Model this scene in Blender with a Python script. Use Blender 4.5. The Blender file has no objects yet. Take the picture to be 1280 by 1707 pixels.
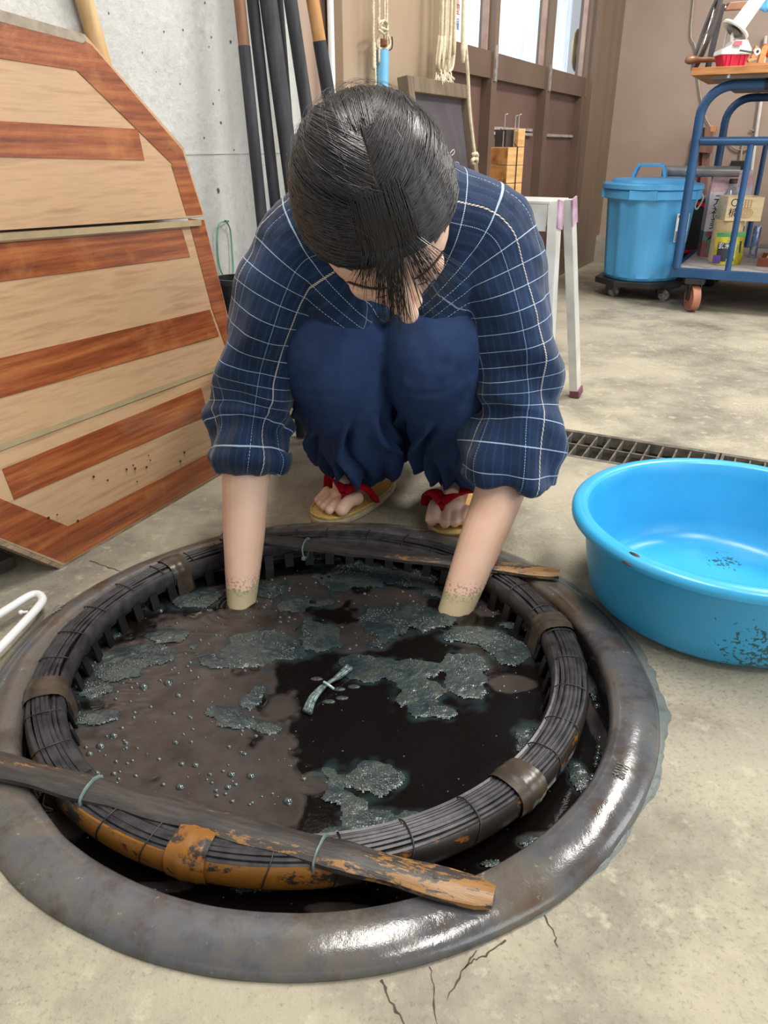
import bpy, bmesh, math, random
import numpy as np
from mathutils import Vector, Matrix, noise

random.seed(7)
rng = np.random.default_rng(7)
SC = bpy.context.scene
COL = SC.collection
PI = math.pi

# ------------------------------------------------------------------ camera
F_PX = 1280.0
PITCH = math.radians(25.5)
CAM = Vector((0, 0, 0.6))
cam_data = bpy.data.cameras.new('camera')
cam_data.sensor_fit = 'VERTICAL'
cam_data.sensor_height = 36.0
cam_data.lens = F_PX / 1707.0 * 36.0
cam_data.clip_start = 0.02
camera = bpy.data.objects.new('camera', cam_data)
COL.objects.link(camera)
camera.location = CAM
camera.rotation_euler = (PI / 2 - PITCH, 0, 0)
SC.camera = camera

# ------------------------------------------------------------------ light
world = bpy.data.worlds.new('daylight')
SC.world = world
world.use_nodes = True
world.node_tree.nodes['Background'].inputs[0].default_value = (0.86, 0.93, 1.0, 1)
world.node_tree.nodes['Background'].inputs[1].default_value = 0.62


def area_light(name, loc, target, size, power, color, size_y=None):
    l = bpy.data.lights.new(name, 'AREA')
    l.energy = power
    l.color = color
    l.shape = 'RECTANGLE'
    l.size = size
    l.size_y = size_y or size
    o = bpy.data.objects.new(name, l)
    o.location = loc
    d = Vector(target) - Vector(loc)
    o.rotation_euler = d.to_track_quat('-Z', 'Y').to_euler()
    COL.objects.link(o)
    return o


area_light('ceiling_lamp', (0.15, 1.1, 2.48), (0.15, 1.1, 0), 0.30, 40, (1.0, 0.96, 0.9), 1.2)
area_light('ceiling_lamp', (1.9, 2.2, 2.48), (1.9, 2.2, 0), 0.30, 90, (1.0, 0.97, 0.92), 1.2)
area_light('ceiling_lamp', (0.9, -0.2, 2.48), (0.9, -0.2, 0), 0.30, 40, (1.0, 0.97, 0.92), 1.2)
area_light('open_shutter_daylight', (2.6, -1.6, 1.5), (0.2, 1.3, 0.2), 2.0, 34, (0.92, 0.96, 1.0), 1.8)
area_light('side_fill_light', (4.3, 1.2, 1.4), (1.5, 3.8, 0.4), 1.6, 45, (0.95, 0.97, 1.0), 1.8)  # added fill from the right, brightens the cart load and back wall

SC.view_settings.view_transform = 'Standard'
SC.view_settings.look = 'None'
SC.view_settings.gamma = 1.0
SC.view_settings.use_curve_mapping = False
SC.view_settings.exposure = 0.0

# ------------------------------------------------------------------ measuring helpers
CP, SP = math.cos(PITCH), math.sin(PITCH)
FWD, UPV = Vector((0, CP, -SP)), Vector((0, SP, CP))


def ray(px, py):
    return FWD + Vector((1, 0, 0)) * ((px - 640) / F_PX) + UPV * ((853.5 - py) / F_PX)


def G(px, py, z=0.0):
    """surveyed point on the horizontal plane at height z"""
    r = ray(px, py)
    return CAM + r * ((z - CAM.z) / r.z)


def DY(px, py, y):
    r = ray(px, py)
    return CAM + r * (y / r.y)


def DD(px, py, d):
    return CAM + ray(px, py) * d


def PL(px, py, p0, nrm):
    r = ray(px, py)
    nrm = Vector(nrm)
    return CAM + r * ((Vector(p0) - CAM).dot(nrm) / r.dot(nrm))


RA = math.radians(27.4)                                   # the room is turned by this angle
WU = Vector((math.sin(RA), math.cos(RA), 0))              # along the window wall
WN = Vector((math.cos(RA), -math.sin(RA), 0))             # out of the window wall into the room
CORNER = Vector((1.21, 4.68, 0))
UPZ = Vector((0, 0, 1))


def WALL(px, py, off=0.0):
    return PL(px, py, CORNER + WN * off, WN)


def BACK(px, py, off=0.0):
    return PL(px, py, CORNER - WU * off, WU)


def RM(a, b, z):
    """room coordinates: a along the window wall from the corner, b out from it"""
    return CORNER + WU * a + WN * b + UPZ * z


# ------------------------------------------------------------------ colour and materials
def lin(c):
    c = c / 255.0
    return c / 12.92 if c <= 0.04045 else ((c + 0.055) / 1.055) ** 2.4


def rgb(r, g, b):
    return (lin(r), lin(g), lin(b), 1.0)


MATS = {}


def new_mat(name):
    m = bpy.data.materials.new(name)
    m.use_nodes = True
    nt = m.node_tree
    bs = nt.nodes['Principled BSDF']
    return m, nt, bs


def N(nt, t, **kw):
    n = nt.nodes.new(t)
    for k, v in kw.items():
        if k.startswith('i_'):
            key = k[2:]
            n.inputs[int(key) if key.isdigit() else key.replace('_', ' ')].default_value = v
        else:
            setattr(n, k, v)
    return n


def mixc(nt, fac, a, b):
    n = nt.nodes.new('ShaderNodeMix')
    n.data_type = 'RGBA'
    for sock, v in ((n.inputs[0], fac), (n.inputs[6], a), (n.inputs[7], b)):
        if isinstance(v, (tuple, float, int)):
            sock.default_value = v
        else:
            nt.links.new(v, sock)
    return n.outputs[2]


def math_n(nt, op, a, b=None, c=None):
    n = nt.nodes.new('ShaderNodeMath')
    n.operation = op
    for i, v in enumerate((a, b, c)):
        if v is None:
            continue
        if isinstance(v, (float, int)):
            n.inputs[i].default_value = v
        else:
            nt.links.new(v, n.inputs[i])
    return n.outputs[0]


def ramp(nt, src, stops, interp='LINEAR'):
    n = nt.nodes.new('ShaderNodeValToRGB')
    n.color_ramp.interpolation = interp
    while len(n.color_ramp.elements) < len(stops):
        n.color_ramp.elements.new(0.5)
    for e, (p, c) in zip(n.color_ramp.elements, stops):
        e.position = p
        e.color = c if isinstance(c, tuple) else (c, c, c, 1)
    nt.links.new(src, n.inputs[0])
    return n.outputs[0]


def tex(nt, scale, detail=4, rough=0.55, stretch=None, kind='noise', rot=None, coord='Object'):
    tc = nt.nodes.new('ShaderNodeTexCoord')
    mp = nt.nodes.new('ShaderNodeMapping')
    nt.links.new(tc.outputs[coord], mp.inputs[0])
    if stretch:
        mp.inputs['Scale'].default_value = stretch
    if rot:
        mp.inputs['Rotation'].default_value = rot
    if kind == 'noise':
        n = nt.nodes.new('ShaderNodeTexNoise')
        n.inputs['Detail'].default_value = detail
        n.inputs['Roughness'].default_value = rough
        n.inputs['Scale'].default_value = scale
        nt.links.new(mp.outputs[0], n.inputs['Vector'])
        return n.outputs['Fac']
    if kind == 'voronoi':
        n = nt.nodes.new('ShaderNodeTexVoronoi')
        n.inputs['Scale'].default_value = scale
        nt.links.new(mp.outputs[0], n.inputs['Vector'])
        return n.outputs['Distance']
    if kind == 'wave':
        n = nt.nodes.new('ShaderNodeTexWave')
        n.inputs['Scale'].default_value = scale
        n.inputs['Distortion'].default_value = detail
        n.inputs['Detail'].default_value = 3
        nt.links.new(mp.outputs[0], n.inputs['Vector'])
        return n.outputs['Fac']


def bump(nt, bs, h, strength=0.3, dist=0.002):
    b = nt.nodes.new('ShaderNodeBump')
    b.inputs['Strength'].default_value = strength
    b.inputs['Distance'].default_value = dist
    nt.links.new(h, b.inputs['Height'])
    nt.links.new(b.outputs[0], bs.inputs['Normal'])


def M(name, c1, c2=None, scale=20, rough=0.5, bmp=0.0, metallic=0.0, detail=5, stretch=None,
      lo=0.35, hi=0.65, bdist=0.002, coat=0.0, spec=None, spots=None, trans=0.0):
    """two-tone procedural material; spots=(colour, scale, threshold) adds flecks of wear"""
    if name in MATS:
        return MATS[name]
    m, nt, bs = new_mat(name)
    f = tex(nt, scale, detail, stretch=stretch)
    c2 = c2 or tuple(min(1, x * 0.8) for x in c1[:3]) + (1,)
    col = ramp(nt, f, [(lo, c1), (hi, c2)])
    if spots:
        sc, st = spots[1], spots[2]
        s = tex(nt, sc, 6, 0.7)
        msk = ramp(nt, s, [(st, 0.0), (st + 0.04, 1.0)])
        col = mixc(nt, msk, col, spots[0])
    nt.links.new(col, bs.inputs['Base Color'])
    bs.inputs['Roughness'].default_value = rough
    bs.inputs['Metallic'].default_value = metallic
    if coat:
        bs.inputs['Coat Weight'].default_value = coat
        bs.inputs['Coat Roughness'].default_value = 0.08
    if spec is not None:
        bs.inputs['Specular IOR Level'].default_value = spec
    if trans:
        bs.inputs['Transmission Weight'].default_value = trans
    if bmp:
        bump(nt, bs, f, bmp, bdist)
    MATS[name] = m
    return m


# ------------------------------------------------------------------ mesh builder
def frames(path, closed=False):
    P = [Vector(p) for p in path]
    n = len(P)
    T = []
    for i in range(n):
        if closed:
            t = P[(i + 1) % n] - P[(i - 1) % n]
        else:
            t = P[min(i + 1, n - 1)] - P[max(i - 1, 0)]
        T.append(t.normalized() if t.length > 1e-9 else Vector((0, 0, 1)))
    ref = Vector((0, 0, 1)) if abs(T[0].z) < 0.9 else Vector((1, 0, 0))
    nn = (ref - T[0] * ref.dot(T[0])).normalized()
    out = []
    for i in range(n):
        nn = (nn - T[i] * nn.dot(T[i]))
        nn = nn.normalized() if nn.length > 1e-6 else T[i].orthogonal().normalized()
        out.append((P[i], T[i], nn, T[i].cross(nn)))
    return out


def smooth_path(pts, n=8, closed=False):
    P = [Vector(p) for p in pts]
    m = len(P)
    out = []
    segs = m if closed else m - 1
    for i in range(segs):
        if closed:
            a, b, c, d = P[(i - 1) % m], P[i], P[(i + 1) % m], P[(i + 2) % m]
        else:
            a, b, c, d = P[max(i - 1, 0)], P[i], P[i + 1], P[min(i + 2, m - 1)]
        for k in range(n):
            t = k / n
            out.append(0.5 * ((2 * b) + (c - a) * t + (2 * a - 5 * b + 4 * c - d) * t * t + (3 * b - a - 3 * c + d) * t ** 3))
    if not closed:
        out.append(P[-1])
    return out


class MB:
    def __init__(s):
        s.v, s.f = [], []

    def add(s, vs, fs):
        o = len(s.v)
        s.v += [tuple(x) for x in vs]
        s.f += [tuple(i + o for i in f) for f in fs]
        return s

    def box(s, c, size, rz=0, mat=None, bev=0.0):
        c = Vector(c)
        R = mat if mat is not None else Matrix.Rotation(rz, 3, 'Z')
        hx, hy, hz = size[0] / 2, size[1] / 2, size[2] / 2
        if bev <= 0:
            vs = [c + R @ Vector((x * hx, y * hy, z * hz)) for x in (-1, 1) for y in (-1, 1) for z in (-1, 1)]
            s.add(vs, [(0, 1, 3, 2), (4, 6, 7, 5), (0, 4, 5, 1), (2, 3, 7, 6), (0, 2, 6, 4), (1, 5, 7, 3)])
        else:
            b = bmesh.new()
            bmesh.ops.create_cube(b, size=1.0, matrix=Matrix.Diagonal((size[0], size[1], size[2], 1)))
            bmesh.ops.bevel(b, geom=b.edges[:], offset=bev, segments=2, affect='EDGES', profile=0.6)
            b.verts.ensure_lookup_table()
            for i, v in enumerate(b.verts):
                v.index = i
            s.add([c + R @ v.co for v in b.verts], [tuple(v.index for v in f.verts) for f in b.faces])
            b.free()
        return s

    def beam(s, a, b, w, h, up=None, bev=0.0):
        """box of cross-section w x h from point a to point b; up fixes the h direction"""
        a, b = Vector(a), Vector(b)
        t = (b - a)
        L = t.length
        t.normalize()
        up = Vector(up) if up is not None else (Vector((0, 0, 1)) if abs(t.z) < 0.95 else Vector((1, 0, 0)))
        side = t.cross(up).normalized()
        up2 = side.cross(t).normalized()
        R = Matrix((t, side, up2)).transposed()
        return s.box((a + b) / 2, (L, w, h), mat=R, bev=bev)

    def tube(s, path, r, seg=10, closed=False, cap=True, r2=None):
        fr = frames(path, closed)
        n = len(fr)
        vs, fs = [], []
        for i, (p, t, u, w) in enumerate(fr):
            ri = r[i] if hasattr(r, '__len__') else r
            rj = ri if r2 is None else (r2[i] if hasattr(r2, '__len__') else r2)
            for k in range(seg):
                a = 2 * PI * k / seg
                vs.append(p + u * (math.cos(a) * ri) + w * (math.sin(a) * rj))
        m = n if closed else n - 1
        for i in range(m):
            j = (i + 1) % n
            for k in range(seg):
                l = (k + 1) % seg
                fs.append((i * seg + k, i * seg + l, j * seg + l, j * seg + k))
        if cap and not closed:
            fs.append(tuple(reversed(range(seg))))
            fs.append(tuple((n - 1) * seg + k for k in range(seg)))
        return s.add(vs, fs)

    def lathe(s, prof, c=(0, 0, 0), seg=48, closed=False, axis=None, jit=None):
        """profile of (radius, height) turned about the vertical (or about axis)"""
        c = Vector(c)
        R = Vector((0, 0, 1)).rotation_difference(Vector(axis)).to_matrix() if axis is not None else Matrix.Identity(3)
        vs, fs = [], []
        n = len(prof)
        for k in range(seg):
            a = 2 * PI * k / seg
            for i, (r, z) in enumerate(prof):
                vs.append(c + R @ Vector((r * math.cos(a), r * math.sin(a), z)))
        m = n if closed else n - 1
        for k in range(seg):
            l = (k + 1) % seg
            for i in range(m):
                j = (i + 1) % n
                fs.append((k * n + i, l * n + i, l * n + j, k * n + j))
        return s.add(vs, fs)

    def ball(s, c, r, seg=16, rings=10, mat=None):
        c = Vector(c)
        if not hasattr(r, '__len__'):
            r = (r, r, r)
        R = mat if mat is not None else Matrix.Identity(3)
        vs = [c + R @ Vector((0, 0, r[2]))]
        for i in range(1, rings):
            th = PI * i / rings
            for k in range(seg):
                a = 2 * PI * k / seg
                vs.append(c + R @ Vector((r[0] * math.sin(th) * math.cos(a), r[1] * math.sin(th) * math.sin(a), r[2] * math.cos(th))))
        vs.append(c + R @ Vector((0, 0, -r[2])))
        fs = [(0, 1 + k, 1 + (k + 1) % seg) for k in range(seg)]
        for i in range(rings - 2):
            for k in range(seg):
                l = (k + 1) % seg
                a = 1 + i * seg
                fs.append((a + k, a + seg + k, a + seg + l, a + l))
        e = len(vs) - 1
        a = 1 + (rings - 2) * seg
        fs += [(a + k, e, a + (k + 1) % seg) for k in range(seg)]
        return s.add(vs, fs)

    def prism(s, poly, vec):
        """closed polygon (3D points) extruded by vec"""
        vec = Vector(vec)
        n = len(poly)
        vs = [Vector(p) for p in poly] + [Vector(p) + vec for p in poly]
        fs = [tuple(range(n)), tuple(reversed(range(n, 2 * n)))]
        fs += [(i, i + n, (i + 1) % n + n, (i + 1) % n) for i in range(n)]
        return s.add(vs, fs)

    def build(s, name, mat=None, parent=None, smooth=False, ang=40, kind=None, recalc=True, bevel=0):
        me = bpy.data.meshes.new(name)
        me.from_pydata(s.v, [], s.f)
        me.update()
        if recalc or bevel:
            b = bmesh.new()
            b.from_mesh(me)
            if recalc:
                bmesh.ops.recalc_face_normals(b, faces=b.faces[:])
            if bevel:
                ee = [e for e in b.edges if e.is_manifold and e.calc_face_angle(0) > 0.6]
                bmesh.ops.bevel(b, geom=ee, offset=bevel, segments=2, affect='EDGES', profile=0.6)
            b.to_mesh(me)
            b.free()
        if smooth:
            me.shade_smooth()
            if ang < 180:
                me.set_sharp_from_angle(angle=math.radians(ang))
        o = bpy.data.objects.new(name, me)
        COL.objects.link(o)
        if mat is not None:
            me.materials.append(mat)
        if parent is not None:
            o.parent = parent
            o.matrix_parent_inverse = Matrix.Identity(4)
            o.location = -parent_world(parent)
        if kind:
            o['kind'] = kind
        return o


def parent_world(p):
    v = Vector((0, 0, 0))
    while p is not None:
        v += p.location
        p = p.parent
    return v


def thing(name, label, cat, loc=(0, 0, 0), group=None):
    o = bpy.data.objects.new(name, None)
    o.empty_display_size = 0.05
    COL.objects.link(o)
    o.location = loc
    return tag(o, label, cat, group)


def tag(o, label, cat, group=None, kind=None):
    o['label'] = label
    o['category'] = cat
    if group:
        o['group'] = group
    if kind:
        o['kind'] = kind
    return o


def text_part(name, body, mat, parent, origin, right, up, height, depth=0.0004, align='CENTER'):
    """lettering as flat print standing on a surface"""
    cu = bpy.data.curves.new(name, 'FONT')
    cu.body = body
    cu.size = height
    cu.align_x = align
    cu.align_y = 'CENTER'
    cu.extrude = depth
    cu.resolution_u = 2
    tmp = bpy.data.objects.new(name, cu)
    COL.objects.link(tmp)
    dg = bpy.context.evaluated_depsgraph_get()
    me = bpy.data.meshes.new_from_object(tmp.evaluated_get(dg))
    bpy.data.objects.remove(tmp)
    o = bpy.data.objects.new(name, me)
    COL.objects.link(o)
    me.materials.clear()
    me.materials.append(mat)
    right, up = Vector(right).normalized(), Vector(up).normalized()
    nrm = right.cross(up)
    R = Matrix((right, up, nrm)).transposed()
    me.transform(Matrix.Translation(Vector(origin)) @ R.to_4x4())
    if parent is not None:
        o.parent = parent
        o.location = -parent_world(parent)
    return o

# ================================================================== SETTING
def concrete(name, c1, c2, dark, speck=90, rough=0.8, light=None, patch=0.0):
    m, nt, bs = new_mat(name)
    f = tex(nt, 3.5, 8, 0.62)
    col = ramp(nt, f, [(0.32, c1), (0.68, c2)])
    f2 = tex(nt, 1.3, 6, 0.6)
    g = tex(nt, speck, 6, 0.75)
    h_ = tex(nt, 2.2, 7, 0.68)
    prod = math_n(nt, 'ADD', g, math_n(nt, 'MULTIPLY', f2, 0.55))
    col = mixc(nt, ramp(nt, prod, [(0.80, 0.0), (0.98, 0.7)]), col, dark)
    col = mixc(nt, ramp(nt, h_, [(0.46, 0.0), (0.64, patch)]), col, dark)
    if light:
        g3 = tex(nt, 28, 6, 0.7)
        col = mixc(nt, ramp(nt, g3, [(0.55, 0.0), (0.72, 0.8)]), col, light)
    nt.links.new(col, bs.inputs['Base Color'])
    rr = ramp(nt, tex(nt, 5, 4), [(0.3, rough - 0.25), (0.7, rough)])
    nt.links.new(rr, bs.inputs['Roughness'])
    bump(nt, bs, math_n(nt, 'ADD', g, math_n(nt, 'MULTIPLY', f, 0.8)), 0.55, 0.004)
    return m


M_FLOOR = concrete('worn_concrete_floor', rgb(184, 175, 152), rgb(156, 148, 131), rgb(98, 94, 84), 170, 0.8, rgb(198, 190, 168), 0.85)
M_WALLC = concrete('cast_concrete_wall', rgb(200, 200, 195), rgb(188, 188, 184), rgb(172, 172, 168), 60, 0.85, rgb(210, 210, 206))
M_BROWN = M('brown_painted_steel', rgb(172, 150, 134), rgb(162, 140, 124), scale=3, rough=0.42, bmp=0.03)
M_BROWNW = M('brown_painted_steel_rail', rgb(104, 84, 70), rgb(92, 74, 62), scale=6, rough=0.4, bmp=0.03)
M_BPANEL = M('brown_panel', rgb(108, 82, 72), rgb(96, 72, 62), scale=5, rough=0.5, spots=(rgb(170, 160, 150), 60, 0.74))
M_TRIMM = M('brown_frame_metal', rgb(116, 97, 79), rgb(104, 86, 69), scale=12, rough=0.3, stretch=(1, 1, 0.08))
M_KERB = concrete('old_kerb_concrete', rgb(176, 168, 152), rgb(140, 132, 118), rgb(90, 84, 76), 40)
M_DARKMETAL = M('dark_metal', rgb(52, 50, 48), rgb(38, 36, 35), scale=30, rough=0.4)
M_CEIL = M('ceiling_board', rgb(96, 90, 84), rgb(84, 79, 74), scale=2, rough=0.8)

VAT_C = Vector((-0.0775, 0.7965, 0))
R_OUT, R_IN = 0.407, 0.352

# grate runs parallel to the back wall
GR_A = G(925, 712)
GR_B = G(925, 757)
gr_w = abs((GR_B - GR_A).dot(WU)) + 0.0
gr_mid = GR_A - WU * (gr_w / 2)


def gpt(s, w, z=0.0):
    """s along the grate (WN), w across it (WU)"""
    return Vector((gr_mid.x, gr_mid.y, 0)) + WN * s + WU * w + UPZ * z


S0, S1, S2 = -0.42, 0.46, 1.35


def make_floor():
    b = bmesh.new()
    def loop(pts):
        vs = [b.verts.new(p) for p in pts]
        for i in range(len(vs)):
            b.edges.new((vs[i], vs[(i + 1) % len(vs)]))
    loop([RM(-7.2, 0, 0), RM(0, 0, 0), RM(0, 4.2, 0), RM(-7.2, 4.2, 0)])
    loop([VAT_C + Vector((math.cos(a), math.sin(a), 0)) * (R_OUT - 0.012) for a in [2 * PI * k / 96 for k in range(96)]])
    loop([gpt(S0, -gr_w / 2), gpt(S2, -gr_w / 2), gpt(S2, gr_w / 2), gpt(S0, gr_w / 2)])
    bmesh.ops.triangle_fill(b, use_beauty=True, use_dissolve=False, edges=b.edges[:])
    for f in b.faces:
        if f.normal.z < 0:
            f.normal_flip()
    me = bpy.data.meshes.new('floor')
    b.to_mesh(me)
    b.free()
    me.materials.append(M_FLOOR)
    o = bpy.data.objects.new('floor', me)
    COL.objects.link(o)
    o['kind'] = 'structure'
    return o


floor = make_floor()
# drain channel below the grate, part of the floor
ch = MB()
t = 0.01
dz = -0.09
hw = gr_w / 2
ch.prism([gpt(S0, -hw, dz), gpt(S2, -hw, dz), gpt(S2, hw, dz), gpt(S0, hw, dz)], (0, 0, -t))
ch.prism([gpt(S0, -hw - t, dz), gpt(S2, -hw - t, dz), gpt(S2, -hw, dz), gpt(S0, -hw, dz)], (0, 0, -dz - 0.001))
ch.prism([gpt(S0, hw, dz), gpt(S2, hw, dz), gpt(S2, hw + t, dz), gpt(S0, hw + t, dz)], (0, 0, -dz - 0.001))
ch.prism([gpt(S0 - t, -hw, dz), gpt(S0, -hw, dz), gpt(S0, hw, dz), gpt(S0 - t, hw, dz)], (0, 0, -dz - 0.001))
ch.build('drain_channel', concrete('channel_concrete', rgb(120, 114, 100), rgb(90, 86, 76), rgb(50, 48, 44)), floor)

# cracks near the vat: thin sunken seams
M_CRACK = M('crack_dirt', rgb(82, 74, 62), rgb(58, 52, 44), scale=80, rough=0.9)


def crack(pts, w=0.0010):
    p = [G(*q) for q in pts]
    fine = []
    for i in range(len(p) - 1):
        for k in range(5):
            q = p[i].lerp(p[i + 1], k / 5)
            q += Vector((random.uniform(-1, 1), random.uniform(-1, 1), 0)) * 0.0013
            fine.append(q)
    fine.append(p[-1])
    vs, fs = [], []
    for i, q in enumerate(fine):
        d = (fine[min(i + 1, len(fine) - 1)] - fine[max(i - 1, 0)]).normalized()
        s = Vector((-d.y, d.x, 0)) * w * random.uniform(0.3, 1.0) * min(1, (len(fine) - i) / 4)
        vs += [q + s + UPZ * 0.0004, q - s + UPZ * 0.0004]
        if i:
            fs.append((2 * i - 2, 2 * i - 1, 2 * i + 1, 2 * i))
    MB().add(vs, fs).build('crack', M_CRACK, floor)


crack([(636, 1632), (652, 1668), (676, 1712)], 0.0014)
crack([(795, 1585), (770, 1620), (745, 1668)])
crack([(842, 1568), (812, 1592), (792, 1600), (770, 1620)])
crack([(716, 1612), (722, 1650), (730, 1712)], 0.0009)
crack([(150, 935), (176, 944), (208, 955)], 0.0015)
crack([(1088, 1250), (1102, 1205), (1092, 1150)], 0.0008)
crack([(905, 1525), (925, 1560), (928, 1580)], 0.0008)

# mortar patch around the vat rim (grey-blue old mortar seam)
M_MORTAR = concrete('old_mortar', rgb(122, 130, 124), rgb(96, 104, 100), rgb(70, 76, 74), 80, 0.6)
vs, fs = [], []
NK = 150
a0, a1 = -1.35, 1.05
for k in range(NK + 1):
    a = a0 + (a1 - a0) * k / NK
    e = math.sin(PI * k / NK) ** 0.5
    wd = R_OUT - 0.004 + (0.008 + 0.008 * (noise.noise(Vector((a * 7, 3, 1))) + 0.5 * noise.noise(Vector((a * 25, 9, 1)))) + 0.01 * max(0, math.sin((a + 0.6) * 1.6))) * e
    for r, z in ((R_OUT - 0.012, 0.0045), (wd - 0.003, 0.0035), (wd, 0.0002)):
        vs.append(VAT_C + Vector((math.cos(a) * r, math.sin(a) * r, z)))
    if k:
        b0, b1 = 3 * (k - 1), 3 * k
        fs += [(b0, b0 + 1, b1 + 1, b1), (b0 + 1, b0 + 2, b1 + 2, b1 + 1)]
MB().add(vs, fs).build('mortar_seam', M_MORTAR, floor, smooth=True)

# ------------------------------------------------------------------ walls
HT = 2.5
A_CONC = (WALL(497, 100) - CORNER).dot(WU)


def wallbox(name, a0, a1, b0, b1, z0, z1, mat, parent=None, kind='structure', **kw):
    m = MB().prism([RM(a0, b0, z0), RM(a1, b0, z0), RM(a1, b1, z0), RM(a0, b1, z0)], (0, 0, z1 - z0))
    return m.build(name, mat, parent, kind=kind if parent is None else None, **kw)


wl = wallbox('wall_left', -7.2, A_CONC, -0.16, 0.0, 0, HT, M_WALLC)
# formwork seam and pin holes in the concrete
M_HOLE = M('pin_hole', rgb(96, 94, 90), rgb(70, 68, 66), scale=200, rough=0.9)
for (px, py, r) in [(341, 5, 2.2), (352, 62, 2.0), (384, 70, 3.4), (273, 53, 2), (305, 50, 2), (355, 173, 2), (368, 205, 3), (364, 318, 5), (340, 230, 2), (348, 78, 1.6),
                    (365, 150, 1.8), (181, 22, 2), (237, 88, 1.7), (300, 140, 1.6), (260, 120, 1.4), (390, 250, 2)]:
    p = WALL(px, py)
    rr = r * (p - CAM).length / F_PX * 0.8
    ring = []
    for k in range(9):
        a = 2 * PI * k / 9
        q = rr * random.uniform(0.7, 1.2)
        ring.append(p + WU * math.cos(a) * q + UPZ * math.sin(a) * q + WN * 0.0004)
    MB().add(ring, [tuple(range(9))]).build('pin_hole', M_HOLE, wl, recalc=False)
sz = WALL(360, 257).z
wallbox('formwork_seam', -4.6, A_CONC - 0.002, 0.0, 0.0012, sz, sz + 0.0035, M_WALLC, wl)

M_PAINTJ = M_BROWN
A_SL = (WALL(735, 60, 0.05) - CORNER).dot(WU)
# plain brown sheet wall, then the sliding door leaf in front of it
wallbox('wall_behind_door', A_CONC, A_SL, -0.10, 0.0, 0, HT, M_BROWN)
d1 = wallbox('door_1', (WALL(562, 70, 0.035) - CORNER).dot(WU), A_SL, 0.012, 0.05, 0.02, HT, M('tan_brown_door', rgb(168, 148, 124), rgb(160, 139, 116), scale=3, rough=0.4, bmp=0.03))
wallbox('door_edge_strip', A_SL, A_SL + 0.012, 0.008, 0.056, 0.02, HT, M_TRIMM, d1)
# white conduit beside the poles
pc = WALL(552, 70, 0.035)
a = (pc - CORNER).dot(WU)
cd = MB().tube([RM(a, 0.035, 0.0), RM(a, 0.035, HT)], 0.0075, 12)
for z in (0.3, 0.95, 1.6, 2.2):
    cd.box(RM(a, 0.022, z), (0.03, 0.03, 0.012), rz=-RA)
cd.build('trim_1', M('white_plastic', rgb(232, 232, 230), rgb(222, 222, 222), rough=0.35), smooth=True, kind='structure')

# window partition
def A_of(px, py, off=0.0):
    return (WALL(px, py, off) - CORNER).dot(WU)


Z_SILL = WALL(860, 97).z            # lower edge of the panes
Z_RAIL = WALL(860, 139).z           # lower edge of the rail
a_m1 = A_of(822, 100)               # mullion 1 centre
a_m2 = A_of(911, 150)               # mullion 2 centre
a_end = A_of(977, 140)
a_st = A_SL - 0.25
part = wallbox('wall_window', a_st, a_end, -0.06, -0.03, 0.10, Z_RAIL, M_BPANEL)
wallbox('middle_rail', a_st, a_end, -0.05, 0.0, Z_RAIL, Z_SILL, M_BROWNW, part)
wallbox('bottom_rail', a_st, a_end, -0.05, 0.005, 0.0, 0.12, M_BROWNW, part)
for am, w in ((a_m1, 0.055), (a_m2, 0.06)):
    wallbox('stile', am - w / 2, am + w / 2, -0.05, 0.008, 0.12, Z_RAIL, M_BROWNW, part)
    wallbox('stile_upper', am - w / 3, am + w / 3, -0.05, 0.010, Z_RAIL, HT, M_TRIMM, part)
wallbox('stile', a_end - 0.07, a_end, -0.05, 0.004, 0.12, Z_RAIL, M_BROWNW, part)
wallbox('stile_upper', a_end - 0.03, a_end, -0.05, 0.006, Z_RAIL, HT, M_TRIMM, part)
# worn pale guide rails and lock plates
M_WORN = M('worn_bare_metal', rgb(176, 170, 164), rgb(132, 122, 114), scale=40, rough=0.4, stretch=(1, 1, 3))
zb = WALL(850, 223).z
zt_ = WALL(850, 215).z
wallbox('guide_strip', a_m1 + 0.03, a_m2 - 0.09, -0.03, -0.018, zb - 0.004, zb + 0.006, M_WORN, part)
wallbox('guide_strip', a_m1 + 0.03, a_m2 - 0.09, -0.03, -0.018, zt_ - 0.004, zt_ + 0.006, M_WORN, part)
zb = WALL(930, 226).z
wallbox('guide_strip', a_m2 + 0.03, a_end - 0.08, -0.03, -0.018, zb - 0.005, zb + 0.006, M_WORN, part)
for am, y0, y1, px in ((a_m1, 75, 136, 822), (a_m2, 108, 152, 911)):
    z1, z0 = WALL(px, y0).z, WALL(px, y1).z
    wallbox('lock_plate', am - 0.012, am + 0.012, 0.008, 0.014, z0, z1, M('worn_chrome', rgb(196, 192, 190), rgb(150, 142, 138), scale=60, rough=0.35, metallic=0.6), part)
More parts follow.
